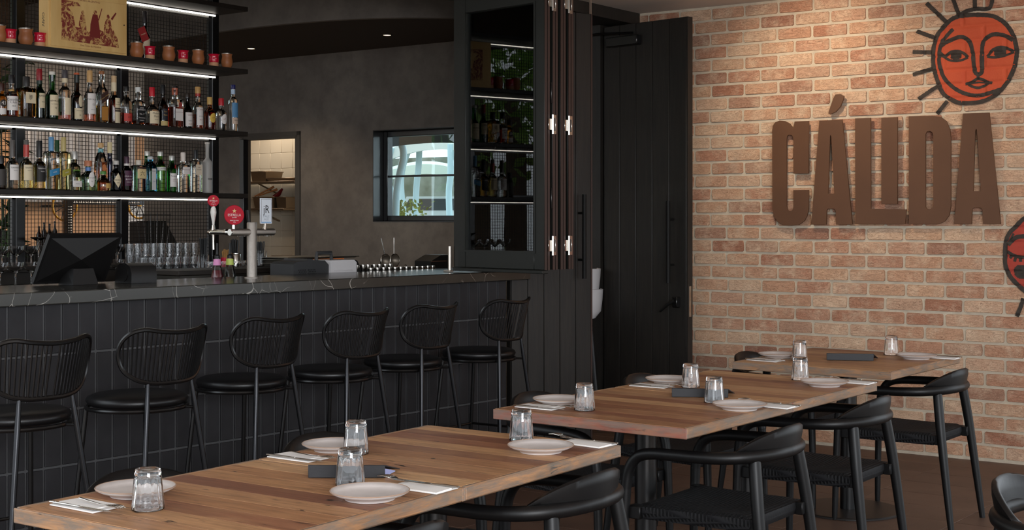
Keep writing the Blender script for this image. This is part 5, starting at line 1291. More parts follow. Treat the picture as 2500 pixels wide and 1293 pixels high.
for i, (dy, lean, lb) in enumerate(((0.035, 0.10, 'round mesh strainer with a long handle in the steel pot'), (-0.055, -0.12, 'second mesh strainer tilted left in the steel pot'))):
    s_ = thing('strainer', lb, 'strainer', BI(952, -0.80, IZ + 0.12) + Vector((0.0, dy, 0)), BA, 'strainers in the pot')
    obj('bowl', MB().lathe([(0.0, -0.035), (0.018, -0.03), (0.034, -0.014), (0.04, 0.0), (0.0385, 0.0), (0.033, -0.013), (0.017, -0.028), (0.0, -0.033)], 20).xf(Matrix.Translation((0.01, 0, 0.045)) @ Matrix.Rotation(radians(95 + 20 * i), 4, 'Y')), mat('fine_mesh', srgb(120, 110, 98), 0.5, 0.8), s_)
    obj('bowl_rim', MB().tube([(0.01 + 0.002, 0.041 * cos(k * pi / 12), 0.045 + 0.041 * sin(k * pi / 12)) for k in range(24)], 0.003, 6, True), CHROME, s_)
    obj('handle', MB().tube([(0.005, 0, 0.085), (-0.01, lean * 0.15, 0.19)], 0.0035, 8), CHROME, s_)
sq = thing('citrus_press', 'small copper citrus press with a wire loop behind the counter', 'press', BI(990, -0.78, IZ), BA)
obj('press_body', MB().lathe([(0.05, 0), (0.05, 0.06), (0.035, 0.075), (0.014, 0.1), (0, 0.105)], 20), mat('copper', srgb(170, 110, 72), 0.35, 0.9), sq)
obj('wire_loop', MB().tube(cat([(0, -0.012, 0.10), (0, -0.01, 0.125), (0, 0, 0.135), (0, 0.01, 0.125), (0, 0.012, 0.10)], 4), 0.0025, 6), CHROME, sq)
obj('press_arm', MB().tube(cat([(0, 0.02, 0.075), (0, 0.07, 0.10), (0, 0.10, 0.085), (0, 0.11, 0.05)], 4), 0.006, 8), POSM, sq)
ep = thing('docket_printer', 'black docket printer with a slanted lid near the folded window', 'printer', BI(1052, -0.82, IZ), BA)
obj('case', MB().prism([(0, 0), (0, 0.15), (0.10, 0.19), (0.19, 0.19), (0.19, 0)], lambda a, b: (-0.15, a, b), lambda a, b: (0.0, a, b)), POSM, ep, smooth=0)
obj('lid_trim', MB().box(0.0005, 0.006, 0.002, 0.15, 0.145, 0.152), paint((96, 66, 50), 0.4), ep)
obj('cable', MB().tube(cat([(0.02, 0.16, 0.10), (0.05, 0.15, 0.08), (0.05, 0.13, 0.02), (0.03, 0.11, 0.001)], 5), 0.004, 6), POSM, ep)

# glassware on the back counter ---------------------------------------------------------------
HIB = mat('cut_glass', (1, 1, 1, 1), 0.03, trans=1.0, ior=1.46)
def shell(prof, inn, n, fn=None):
    b = MB(); v = []; rows = []
    for r, z in prof + inn:
        if r == 0: rows.append([len(v)]); v.append((0, 0, z)); continue
        row = []
        for k in range(n):
            th = 2 * pi * k / n; q = fn(r, th, z) if fn else r; row.append(len(v)); v.append((q * cos(th), q * sin(th), z))
        rows.append(row)
    f = []
    for a, c in zip(rows, rows[1:]):
        for k in range(n):
            k2 = (k + 1) % n
            if len(a) == 1 and len(c) == 1: break
            if len(a) == 1: f.append((a[0], c[k], c[k2]))
            elif len(c) == 1: f.append((a[k], a[k2], c[0]))
            else: f.append((a[k], a[k2], c[k2], c[k]))
    if len(rows[0]) > 1 and len(rows[-1]) > 1:
        a, c = rows[-1], rows[0]
        for k in range(n): f.append((a[k], a[(k + 1) % n], c[(k + 1) % n], c[k]))
    return b.add(v, f)
zig = lambda r, th, z: r * (1 + (0.035 * (1 if (int(th / (2 * pi) * 20) + int(z / 0.009)) % 2 else -1) if 0.02 < z < 0.10 and r > 0.026 else 0.0))
hbm = shell([(0, 0), (0.027, 0), (0.0285, 0.003)] + [(0.0285 + 0.0018 * i / 14, 0.012 + i * 0.0085) for i in range(15)] + [(0.0305, 0.138)], [(0.0288, 0.138), (0.0262, 0.016), (0, 0.014)], 40, zig)
hb = thing('highball_glass', 'cut glass highball', 'glass', group='cut highball glasses on the back counter'); obj('glass', hbm.mesh('glass', 25), HIB, hb)
fst = True
order = ['first', 'second', 'third', 'fourth', 'fifth', 'sixth', 'seventh', 'eighth', 'ninth', 'tenth']
for r, (x, z, p0, pn, nn) in enumerate(((-7.28, 1.146, 316, 473, 9), (-7.06, BZ + 0.001, 349, 472, 7))):
    for i in range(nn):
        px = lerp(p0, pn, i / (nn - 1)); q = at_x(px, 600, x)
        place(hb, (x, q.y, z), random.uniform(0, 1), 'cut highball glass, %s from the left in the %s row' % (order[i], ['upper back', 'lower front'][r]), fst); fst = False
cpm = shell([(0, 0), (0.034, 0), (0.034, 0.002), (0.01, 0.006), (0.0042, 0.014), (0.004, 0.07), (0.010, 0.078), (0.032, 0.094), (0.044, 0.112), (0.0475, 0.135)], [(0.0465, 0.135), (0.043, 0.113), (0.031, 0.096), (0.01, 0.081), (0, 0.079)], 36)
cp_ = thing('coupe_glass', 'coupe glass', 'glass', group='coupe glasses on the back counter'); obj('glass', cpm.mesh('glass', 40), GLASS, cp_)
fst = True
for (px, x, z, lb) in ((0, -6.98, BZ, 'coupe glass in the front row at the left edge of the photo'), (38, -6.98, BZ, 'coupe glass second in the front row left of the till'), (76, -6.98, BZ, 'coupe glass in the front row touching the till'), (114, -6.98, BZ, 'coupe glass in the front row hidden behind the till'),
                       (4, -7.3, 1.146, 'coupe glass in the back row at the left edge'), (40, -7.3, 1.146, 'coupe glass second in the back row left of the till'), (76, -7.3, 1.146, 'coupe glass third in the back row left of the till'), (112, -7.3, 1.146, 'coupe glass in the back row just above the till'),
                       (287, -7.3, 1.146, 'upper coupe glass right of the till'), (285, -7.02, BZ, 'lower coupe glass right of the till')):
    q = at_x(px, 600, x); place(cp_, (x, q.y, z + 0.001), 0, lb, fst); fst = False
mtm = shell([(0, 0), (0.034, 0), (0.034, 0.002), (0.01, 0.006), (0.0042, 0.014), (0.004, 0.155), (0.008, 0.160), (0.05, 0.185)], [(0.049, 0.186), (0.008, 0.163), (0, 0.162)], 30)
mt_ = thing('stemmed_glass', 'tall stemmed glass', 'glass', group='tall stemmed glasses'); obj('glass', mtm.mesh('glass', 40), GLASS, mt_)
for i, px in enumerate((94, 130)):
    q = at_x(px, 600, -7.365); place(mt_, (-7.365, q.y, 1.146), 0, ['tall stemmed glass above the left coupes', 'tall stemmed glass directly above the till screen'][i], i == 0)
# straws, picks and bitters by the tap
STRAW = mat('black_straw', srgb(14, 13, 14), 0.35)
def straws(label, px, x, z, n=26, spread=0.10, hgt=0.2, holder=True):
    q = at_x(px, 600, x); t = thing('straw_glass', label, 'glass', (x, q.y, z + 0.001), 0, 'glasses of black straws')
    obj('holder', shell([(0, 0), (0.036, 0), (0.038, 0.003), (0.039, 0.10)], [(0.037, 0.10), (0.035, 0.006), (0, 0.005)], 24), HIB, t)
    for k in range(n):
        a = 2 * pi * k / n * 2.4; r = 0.026 * sqrt((k + 1) / n); f = 1 + spread * 22 * r
        obj('straw', MB().tube([(r * cos(a) * 0.5, r * sin(a) * 0.5, 0.008), (r * cos(a) * f, r * sin(a) * f, hgt * random.uniform(0.93, 1.0))], 0.003, 6), STRAW, t)
    return t
straws('glass of long black straws right of the highball glasses', 496, -7.07, 1.11, 26, 0.12, 0.21)
straws('glass of black straws behind the red cup', 572, -7.09, 1.11, 20, 0.11, 0.2)
straws('cut glass of short black straws right of the tap column', 636, -6.66, 1.1385, 18, 0.02, 0.16)
hold = thing('straw_stand', 'dark stand under the straw glasses', 'stand', (0, 0, 0)); a_ = at_x(484, 600, -7.1).y; b_ = at_x(600, 600, -7.1).y
obj('stand_top', MB().box(-7.165, -6.95, a_, b_, 1.094, 1.1095, 0.002), DARK, hold); obj('stand_base', MB().box(-7.155, -6.97, a_ + 0.01, b_ - 0.01, BZ + 0.0005, 1.0935), DARK, hold)
q = at_x(553, 600, -6.98)
rc = thing('pick_cup', 'red cup full of pale raffia picks', 'cup', (-6.98, q.y, 1.1105), 0)
obj('cup', MB().lathe([(0, 0), (0.03, 0), (0.034, 0.004), (0.036, 0.08), (0.033, 0.08), (0.03, 0.01), (0, 0.008)], 24), REDG, rc)
pk = MB()
for k in range(60):
    a = random.uniform(0, 2 * pi); r = random.uniform(0, 0.024); pk.tube([(r * cos(a), r * sin(a), 0.02), (r * cos(a) * 1.9, r * sin(a) * 1.9, random.uniform(0.09, 0.135))], 0.0022, 5)
obj('raffia', pk, mat('raffia', srgb(190, 140, 82), 0.8), rc)['kind'] = 'stuff'
lettering('43', 0.03, lambda X, Y: (0.0362 * cos(X / 0.036), 0.0362 * sin(X / 0.036), 0.04 + Y), paint(WH), rc)
q = at_x(575, 600, -6.99)
cn = thing('steel_canister', 'polished steel canister beside the red cup', 'canister', (-6.99, q.y, 1.1105)); obj('can', MB().lathe([(0, 0), (0.035, 0), (0.035, 0.095), (0.033, 0.1), (0, 0.1)], 24), CHROME, cn); obj('can_lid', MB().lathe([(0, 0.1005), (0.036, 0.1005), (0.036, 0.108), (0, 0.11)], 24), CHROME, cn)
SYG = pane_glass('thin_bottle_glass', (0.93, 0.95, 0.95, 1), 1.2)
def syrup(label, px, out, z, ring_c, liq):
    t = thing('syrup_bottle', label, 'bottle', BI(px, out, z), BA, 'syrup bottles by the tap')
    obj('glass_body', MB().lathe([(0, 0.001), (0.036, 0), (0.038, 0.006), (0.036, 0.05), (0.020, 0.115), (0.0165, 0.135), (0.0165, 0.15), (0, 0.15)], 26), SYG, t)
    if liq: obj('syrup', MB().lathe([(0, 0.006), (0.033, 0.006), (0.034, 0.012), (0.0325, 0.05), (0.024, 0.085), (0, 0.085)], 26), mat('red_syrup', srgb(*liq), 0.15), t)
    obj('neck_band', MB().ring([(0.0172, 0.112), (0.0225, 0.112), (0.0195, 0.147), (0.0172, 0.147)], 24), paint(ring_c), t)
    obj('pourer', MB().lathe([(0, 0.1505), (0.015, 0.1505), (0.015, 0.165), (0.008, 0.172), (0.0062, 0.20), (0.006, 0.235), (0, 0.235)], 16), POSM, t)
syrup('syrup bottle of dark red liquid with a pink neck band', 530, -0.70, 1.0715, (214, 140, 184), (96, 14, 34))
syrup('clear syrup bottle with a lime green neck band', 561, -0.70, 1.0715, (186, 198, 96), None)
sbx = thing('bottle_stand', 'low steel stand under the syrup bottles', 'stand', BI(510, -0.71, IZ), BA); obj('stand_top', MB().box(-0.05, 0.045, 0, 0.32, 0.0, 0.0605, 0.002), STEEL, sbx)
td = thing('tray_stack', 'stack of round dark trays behind the bar', 'trays', at_x(472, 600, -6.88) * Vector((1, 1, 0)) + Vector((0, 0, BZ + 0.001)))
tdm = MB().lathe([(0, 0), (0.085, 0), (0.095, 0.008), (0.093, 0.009), (0.083, 0.002), (0, 0.002)], 36).mesh('tray'); tdm.materials.append(POSM)
for k in range(5): obj('tray', tdm, None, td, (0, 0, k * 0.0095))
cg = thing('rocks_glass', 'cut glass rocks tumbler', 'glass', group='cut rocks glasses behind the syrup bottles'); obj('glass', shell([(0, 0), (0.036, 0), (0.04, 0.004)] + [(0.041, 0.012 + i * 0.0085) for i in range(11)] + [(0.042, 0.11)], [(0.039, 0.11), (0.037, 0.016), (0, 0.014)], 40, zig).mesh('glass', 25), HIB, cg)
fst = True
for i, px in enumerate((514, 545, 576, 607)):
    q = at_x(px, 600, -6.85); place(cg, (-6.85, q.y, BZ + 0.001), i, 'cut rocks glass, %s from the left behind the syrup bottles' % order[i], fst); fst = False

# ------------------------------------------------------------------ kitchen beyond the doorway
KW = mat('kitchen_wall_grout', srgb(196, 176, 150), 0.7); KT = mat('cream_wall_tile', srgb(238, 224, 200), 0.3, rnd=0.03)
KY = 9.42
kw = struct('wall_kitchen', MB().box(-10.85, -8.72, KY, KY + 0.06, 0, 2.95), KW, 'cream tiled kitchen wall seen through the doorway')
ktm = MB().box(-0.0742, 0.0742, -0.005, 0.001, -0.0742, 0.0742, 0.0015).mesh('tile'); ktm.materials.append(KT)
for i in range(13):
    for j in range(14): obj('tile', ktm, None, kw, (-10.72 + i * 0.151, KY, 0.80 + j * 0.151), smooth=0)
struct('wall_kitchen_side', MB().box(-8.79, -8.73, PY + 0.26, KY - 0.001, 0, 2.95), KW, 'cream side wall of the kitchen')
struct('ceiling_kitchen', MB().box(-10.85, -8.72, PY + 0.09, KY + 0.06, 2.951, 3.0), KW, 'pale ceiling of the kitchen', c='ceiling')
struct('wall_kitchen_west', MB().box(-10.85, -10.80, PY + 0.09, KY - 0.001, 0, 2.95), KW, 'pale far side wall of the kitchen')
def at_k(px, py, y=9.10): return at_y(px, py, y)
KST = mat('kitchen_steel', srgb(150, 132, 112), 0.35, 0.9)
def kshelf(label, pxa, pxb, py, depth=0.32):
    a = at_k(pxa, py); b = at_k(pxb, py); t = thing('kitchen_shelf', label, 'shelf', (a.x, 9.10, a.z), 0, 'steel shelves in the kitchen')
    obj('board', MB().box(-0.45, b.x - a.x, 0, 0.3, -0.02, 0, 0.002), KST, t)
    obj('bracket', MB().tube([(0.1, 0.29, -0.12), (0.1, 0.02, -0.022)], 0.008, 6), KST, t)
    return a, b
s1a, s1b = kshelf('upper steel kitchen shelf carrying pans', 610, 718, 443); s2a, s2b = kshelf('lower steel kitchen shelf carrying containers', 610, 692, 508)
def kpan(label, pxa, pxb, pyt, shelf_z, name='steel_pan', dy=0.03, D=0.22):
    a = at_k(pxa, pyt); b = at_k(pxb, pyt); h = a.z - shelf_z - 0.002
    t = thing(name, label, 'pan', ((a.x + b.x) / 2, 9.10 + dy + D / 2, shelf_z + 0.001)); w = (b.x - a.x) / 2
    obj('body', MB().prism([(-w, -D / 2), (w, -D / 2), (w, D / 2), (-w, D / 2)], lambda x, y: (x * 0.9, y * 0.9, 0), lambda x, y: (x, y, h)), KST, t, smooth=0)
    obj('rim', MB().box(-w - 0.008, w + 0.008, -D / 2 - 0.008, D / 2 + 0.008, h, h + 0.008, 0.002), KST, t)
kpan('tall grey container at the left of the upper kitchen shelf', 606, 643, 420, s1a.z); kpan('flat steel baking tray on the upper kitchen shelf', 645, 714, 436, s1a.z)
kpan('grey container left on the lower kitchen shelf', 612, 664, 482, s2a.z); kpan('grey container right on the lower kitchen shelf', 668, 692, 482, s2a.z)
for i, (a, b) in enumerate((((622, 479), (668, 456)), ((630, 478), (676, 462)))):
    p, q = at_k(*a, 9.12), at_k(*b, 9.16); wt_ = MB().tube([p, p.lerp(q, 0.6), q], [0.007, 0.007, 0.012], 8); o = obj('wooden_spoon', wt_, mat('spoon_wood', srgb(170, 112, 66), 0.6)); tag(o, ['long wooden spoon resting on the containers', 'shorter wooden spoon resting beside the first'][i], 'spoon', 'wooden spoons')
p = at_k(680, 474, 9.18); o = obj('red_tongs', MB().tube([p + Vector((-0.06, 0, -0.02)), p, p + Vector((0.05, 0, 0.05))], [0.018, 0.022, 0.01], 8), mat('dark_red_plastic', srgb(110, 24, 28), 0.4)); tag(o, 'dark red tongs bunched in the kitchen container', 'tongs')
o = thing('kitchen_bench', 'steel kitchen bench below the shelves', 'bench', (0, 0, 0)); obj('bench_top', MB().box(-10.7, -9.2, 9.02, 9.4, 0.86, 0.9, 0.003), KST, o); obj('bench_body', MB().box(-10.68, -9.22, 9.04, 9.39, 0.0, 0.859), KST, o)
for i, (pa, pb, yt, z0) in enumerate(((666, 730, 600, 1.011), (670, 733, 580, 1.112))):
    a, b = at_k(pa, yt, 9.1), at_k(pb, yt, 9.1); t = thing('roasting_pan', ['lower deep roasting pan inside the kitchen doorway', 'tilted roasting pan on top of the lower one'][i], 'pan', ((a.x + b.x) / 2, 9.2, z0 - 0.11), 0, 'roasting pans'); w = (b.x - a.x) / 2
    obj('body', MB().prism([(-w, -0.12), (w, -0.12), (w, 0.12), (-w, 0.12)], lambda x, y: (x * 0.92, y * 0.92, 0), lambda x, y: (x, y, 0.09)), KST, t, smooth=0); obj('rim', MB().box(-w - 0.01, w + 0.01, -0.13, 0.13, 0.0905, 0.098, 0.002), KST, t)

# ------------------------------------------------------------------ dining room seen through the mesh
TAN = mat('tan_wall_paint', srgb(204, 158, 118), 0.8, c2=srgb(190, 144, 106), ns=2, kind='World')
wl_ = struct('wall_left', MB().box(-12.9, -12.7, 2.0, 12.4, 0, 3.32), TAN, 'warm tan wall of the dining room behind the shelves')
cur = MB(); v = []; n = 90; ya, yb_ = at_x(60, 400, -12.55).y, at_x(330, 400, -12.55).y
for i in range(n + 1):
    y = lerp(ya, yb_, i / n); x = -12.55 + 0.035 * sin(i * 1.1) + 0.015 * sin(i * 0.37)
    v += [(x, y, 1.62), (x, y, 2.42), (x - 0.004, y, 2.42), (x - 0.004, y, 1.62)]
f = [(i * 4 + k, i * 4 + (k + 1) % 4, (i + 1) * 4 + (k + 1) % 4, (i + 1) * 4 + k) for i in range(n) for k in range(4)]
tag(obj('curtain', cur.add(v, f), mat('silver_curtain', srgb(176, 172, 170), 0.45, 0.3)), 'pleated silver grey curtain behind the shelf mesh', 'curtain')
tag(obj('curtain_pelmet', MB().box(-12.65, -12.45, ya - 0.2, yb_ + 0.1, 2.43, 3.3), mat('grey_pelmet', srgb(120, 112, 104), 0.8)), 'grey bulkhead panel above the silver curtain', 'panel')
GOLDM = mat('brass_ring', srgb(206, 150, 62), 0.3, 0.9)
for i, (px, py) in enumerate(((158, 503), (340, 500))):
    q = at_x(px, py, -12.3); t = thing('wheel_lamp', ['brass ring wheel with dark spokes seen through the mesh', 'second brass ring wheel near the white frame'][i], 'wheel', q, 0, 'brass wheels in the dining room')
    R = 0.145
    obj('rim', MB().tube([(0, R * cos(2 * pi * k / 40), R * sin(2 * pi * k / 40)) for k in range(40)], 0.012, 8, True), GOLDM, t)
    for k in range(4): a = k * pi / 4 + 0.5; obj('spoke', MB().tube([(0, -R * cos(a), -R * sin(a)), (0, R * cos(a), R * sin(a))], 0.005, 6), DARK, t)
    obj('hub', MB().lathe([(0, -0.02), (0.02, -0.015), (0.02, 0.015), (0, 0.02)], 14).xf(Matrix.Rotation(pi / 2, 4, 'Y')), GOLDM, t)
    obj('wall_arm', MB().tube([(-0.02, 0, 0), (-0.4, 0, 0)], 0.012, 8), DARK, t)
ba, bb_ = at_x(166, 490, -11.8), at_x(290, 490, -11.8)
bs = thing('beaded_frame', 'black stand with rows of pale beads behind the mesh', 'frame', (-11.8, ba.y, 0))
obj('upright', MB().box(-0.03, 0.03, -0.035, 0.035, 0.0, ba.z + 0.03), STEELBLK, bs); obj('top_bar', MB().box(-0.03, 0.03, 0.036, bb_.y - ba.y + 0.4, ba.z - 0.035, ba.z + 0.03), STEELBLK, bs)
bd = MB()
for r in (-0.015, 0.012):
    for k in range(30): bd.lathe([(0, -0.011), (0.011, 0), (0, 0.011)], 6, (0.035, 0.05 + k * 0.027, ba.z + r))
    for k in range(26): bd.lathe([(0, -0.009), (0.009, 0), (0, 0.009)], 6, (0.035, r, ba.z - 0.06 - k * 0.026))
obj('beads', bd, mat('pale_beads', srgb(214, 208, 200), 0.3), bs)['kind'] = 'stuff'
pw = thing('pass_counter', 'dark dining room counter behind the shelves', 'counter', (0, 0, 0)); pa, pb = at_x(0, 580, -9.4).y, at_x(470, 580, -9.4).y
obj('counter_body', MB().box(-9.75, -9.4, pa - 1.0, pb - 0.1, 0.0, 1.19), DARK, pw); obj('counter_top', MB().box(-9.8, -9.36, pa - 1.0, pb - 0.08, 1.1905, 1.215, 0.002), DARK, pw)
for i, (px, hgt, w, c) in enumerate(((95, 0.17, 0.021, (50, 36, 28)), (108, 0.2, 0.021, (26, 24, 24)), (121, 0.19, 0.021, (34, 30, 28)), (134, 0.21, 0.02, (24, 22, 24)))):
    q = at_x(px, 560, -9.55); t = thing('jar', 'dark bottle, %s from the left on the dining room counter' % order[i], 'bottle', (-9.55, q.y, 1.2155), 0, 'dark bottles on the dining room counter')
    obj('glass', MB().lathe([(0, 0), (w, 0), (w, hgt * 0.6), (w * 0.4, hgt * 0.75), (w * 0.35, hgt * 0.92), (0, hgt * 0.92)], 16), gcol(c), t); obj('stopper', MB().lathe([(0, hgt * 0.921), (w * 0.45, hgt * 0.921), (w * 0.4, hgt), (0, hgt)], 12), paint((40, 34, 30)), t)
for i, px in enumerate((166, 212, 258)):
    q = at_x(px, 560, -9.55); t = thing('snack_bowl', 'pale bowl of dark snacks, %s from the left behind the till' % order[i], 'bowl', (-9.55, q.y, 1.2155), 0, 'bowls on the dining room counter')
    obj('bowl', MB().lathe([(0, 0), (0.045, 0), (0.078, 0.05), (0.074, 0.05), (0.042, 0.008), (0, 0.006)], 24), mat('pale_bowl', srgb(176, 180, 180), 0.4), t)
    hp = MB()
    for k in range(26): hp.lathe([(0, -0.016), (0.016, -0.004), (0.014, 0.01), (0, 0.016)], 6, (random.uniform(-0.042, 0.042), random.uniform(-0.042, 0.042), random.uniform(0.045, 0.075)))
    obj('snacks', hp, mat(('brown_snacks', 'orange_snacks')[i % 2], srgb(*((70, 46, 30), (150, 92, 54))[i % 2]), 0.7), t)['kind'] = 'stuff'
q0, q1 = at_x(352, 560, -9.5), at_x(395, 560, -9.5)
cm = thing('sloped_cabinet', 'black slope sided cabinet behind the mesh', 'cabinet', (-9.55, q0.y, 1.2155)); Lc = q1.y - q0.y
obj('shell', MB().prism([(-0.02, 0), (Lc + 0.14, 0), (Lc, 0.20), (-0.02, 0.20)], lambda a, b: (-0.12, a, b), lambda a, b: (0.1, a, b)), POSM, cm, smooth=0); obj('edge_trim', MB().box(-0.11, 0.105, -0.02, Lc, 0.2005, 0.208), STEELBLK, cm)
q = at_x(346, 530, -9.2); wr = thing('wire_basket', 'black wire basket hanging in front of the white frame', 'basket', (-9.05, q.y, 1.2155))
wm = MB()
for k in range(5): wm.tube([(0, -0.14 - 0.008 * k, 0.06 + k * 0.05), (0, 0.14 + 0.008 * k, 0.06 + k * 0.05)], 0.003, 5)
for k in range(6): f_ = k / 5 * 2 - 1; wm.tube([(0, f_ * 0.13, -0.0), (0, f_ * 0.175, 0.28)], 0.003, 5)
obj('wires', wm, STEELBLK, wr); obj('foot', MB().box(-0.04, 0.04, -0.14, 0.14, -0.008, 0.0), STEELBLK, wr)
pwc = thing('basket_shelf', 'dark shelf holding the wire basket', 'shelf', (0, 0, 0)); obj('board', MB().box(-9.2, -8.95, q.y - 0.3, q.y + 0.3, 1.19, 1.207), DARK, pwc); obj('support', MB().box(-9.15, -9.0, q.y - 0.28, q.y + 0.28, 0.0, 1.1895), DARK, pwc)
q = at_x(333, 505, -12.6); fr2 = thing('white_frame', 'white framed panel on the tan wall', 'frame', (-12.68, q.y + 0.12, q.z - 0.1)); obj('border', MB().box(0, 0.03, -0.25, 0.25, -0.3, 0.3).box(0.001, 0.035, -0.27, -0.22, -0.33, 0.33), mat('white_paint', srgb(226, 218, 208), 0.6), fr2)
# leafy plant behind the left end of the mesh
LEAF = mat('dark_leaf', srgb(44, 62, 34), 0.5, c2=srgb(66, 84, 44), ns=8, rnd=0.2)
q = at_x(14, 300, -7.95)
pl = thing('leafy_plant', 'tall dark leafy plant behind the mesh at the left edge', 'plant', (-7.95, q.y, 1.0))
obj('pot', MB().lathe([(0, 0), (0.09, 0), (0.12, 0.2), (0.11, 0.2), (0.08, 0.03), (0, 0.03)], 20), DARK, pl)
lm = MB().add([(0, 0, 0), (0.35, 0.16, 0.04), (0.7, 0.13, 0.05), (1, 0, 0), (0.7, -0.13, 0.05), (0.35, -0.16, 0.04), (0.5, 0, -0.03)], [(0, 1, 6), (1, 2, 6), (2, 3, 6), (3, 4, 6), (4, 5, 6), (5, 0, 6)]).mesh('leaf', 60); lm.materials.append(LEAF)
rp_ = random.Random(11)
for s in range(7):
    a = rp_.uniform(0, 2 * pi); top_ = Vector((0.14 * cos(a), 0.12 * sin(a), rp_.uniform(1.2, 1.55)))
    pth = cat([(0.03 * cos(a), 0.03 * sin(a), 0.1), (0.06 * cos(a), 0.06 * sin(a), 0.6), top_], 6)
    sm = obj('stem', MB().tube(pth, 0.005, 6), LEAF, pl)
    for k in range(15):
        p_ = pth[min(len(pth) - 1, int(lerp(2, len(pth) - 1, k / 14)))]
        lf = obj('leaf', lm, None, sm, p_, (rp_.uniform(-0.6, 0.6), rp_.uniform(-0.8, 0.3), rp_.uniform(0, 2 * pi)), smooth=0); lf.scale = (rp_.uniform(0.10, 0.17),) * 3
bo = thing('maroon_screen', 'dark maroon screen panel behind the left bay of the shelves', 'screen', (0, 0, 0)); pa = at_x(-60, 560, -9.0).y; pb = at_x(35, 560, -9.0).y
obj('panel', MB().box(-9.02, -8.98, pa, pb, 0.03, 1.36, 0.003), mat('maroon_panel', srgb(40, 22, 18), 0.6), bo); obj('foot', MB().box(-9.12, -8.88, pa, pb, 0.0, 0.0295), DARK, bo)

# white stacked high chairs seen through the doorway
q = at_y(1450, 690, 7.95)
hc = thing('high_chair', 'white plastic high chair with two tray shells inside the doorway', 'high chair', (q.x - 0.12, q.y, 0), radians(40))
for k, (zb, s_) in enumerate(((0.76, 1.0), (0.90, 0.9))):
    obj('seat_shell', shell([(0, zb), (0.11 * s_, zb), (0.15 * s_, zb + 0.05), (0.16 * s_, zb + 0.13), (0.165 * s_, zb + 0.20)], [(0.152 * s_, zb + 0.203), (0.146 * s_, zb + 0.13), (0.135 * s_, zb + 0.06), (0, zb + 0.02)], 26), mat('white_plastic', WH), hc)
for a in range(4): obj('leg', MB().tube([(0.09 * cos(a * pi / 2 + 0.8), 0.09 * sin(a * pi / 2 + 0.8), 0.765), (0.17 * cos(a * pi / 2 + 0.8), 0.17 * sin(a * pi / 2 + 0.8), 0.0)], 0.014, 8), G, hc)

# ------------------------------------------------------------------ outside, beyond the window in the plaster wall
gr = struct('ground', MB().box(-40, 40, -40, 45, -0.4, -0.21), mat('outdoor_paving', srgb(140, 136, 128), 0.9), 'pale paving outdoors', c='ground')
CAN = mat('canopy_fabric', srgb(226, 226, 218), 0.8); POSTW = mat('pale_blue_post', srgb(196, 220, 226), 0.4)
def ow(px, py, y): return at_y(px, py, y)
c0 = ow(1055, 528, 17.5); gz = c0.z - 0.55
tag(obj('car_park_deck', MB().box(c0.x - 8, c0.x + 8, 12.5, 30, gz - 0.3, gz - 0.002), mat('grey_asphalt', srgb(150, 156, 150), 0.9)), 'raised grey car park deck beyond the window', 'deck')
def arch(name, label, px0, px1, pyb, rise, y0, y1, drop, m, band=None):
    cv = thing(name, label, 'canopy', (0, 0, 0)); v = []; w = []; n = 16
    for i in range(n + 1):
        t_ = i / n; px = lerp(px0, px1, t_); py = pyb - rise * sin(pi * t_)
        a = ow(px, py, y0); b = ow(px, py - drop, y1); v += [a, b, b + Vector((0, 0, 0.06)), a + Vector((0, 0, 0.06))]
        c = ow(px, py + 16, y0); w += [a, c, c + Vector((0, 0.04, 0)), a + Vector((0, 0.04, 0))]
    f = [(i * 4 + k, i * 4 + (k + 1) % 4, (i + 1) * 4 + (k + 1) % 4, (i + 1) * 4 + k) for i in range(n) for k in range(4)]
    obj('fabric', MB().add(v, f), m, cv); obj('valance', MB().add(w, f), band or m, cv)
    return cv
arch('shade_canopy', 'arched white canopy outdoors beyond the window', 905, 1240, 392, 44, 15.0, 19.0, 20, CAN)
arch('low_canopy', 'lower pale green canopy further back beyond the window', 930, 1150, 430, 22, 20.0, 22.0, 8, mat('green_white_fabric', srgb(206, 214, 200), 0.8))
SLATE = mat('slate_band', srgb(70, 84, 92), 0.7)
arch('dark_band', 'added dark slate band arching above the white canopy', 890, 1260, 352, 20, 12.7, 13.1, 60, SLATE)  # added arch that makes the dark blue-grey band across the pane's top
for i, (pts, y_) in enumerate((([(962, 540), (956, 480), (944, 425), (958, 360)], 15.0), ([(1000, 540), (980, 470), (984, 405), (1004, 352)], 15.05), ([(1012, 540), (1016, 470), (1022, 405), (1024, 352)], 15.25), ([(1102, 540), (1096, 480), (1100, 425), (1100, 352)], 15.0), ([(965, 540), (968, 470), (985, 380), (975, 340)], 12.75), ([(1160, 540), (1160, 470), (1160, 380), (1160, 340)], 12.75), ([(950, 545), (950, 480), (955, 430)], 20.1), ([(1130, 545), (1130, 480), (1130, 424)], 20.1))):
    P_ = [ow(px, py, y_) for px, py in pts]; P_ = [Vector((P_[0].x, P_[0].y, gz))] + P_[1:]
    o = obj('canopy_post', MB().tube(cat(P_, 6), 0.045, 10), POSTW); tag(o, ['curved pale post at the left of the window view', 'curved pale post left of the window centre', 'straight pale post at the window centre', 'pale post at the right of the window view', 'slim post of the added dark band at left', 'slim post of the added dark band at right', 'left post of the low green canopy', 'right post of the low green canopy'][i], 'post', 'canopy posts')
car = thing('parked_car', 'white parked car seen through the window', 'car', (c0.x, c0.y, gz), radians(20))
obj('body', MB().prism([(-0.75, 0.22), (0.75, 0.22), (0.73, 0.55), (0.58, 0.62), (0.45, 0.88), (-0.45, 0.88), (-0.58, 0.62), (-0.73, 0.55)], lambda a, b: (a, 0, b), lambda a, b: (a, 2.6, b)), mat('white_car_paint', srgb(226, 230, 230), 0.2), car, smooth=0)
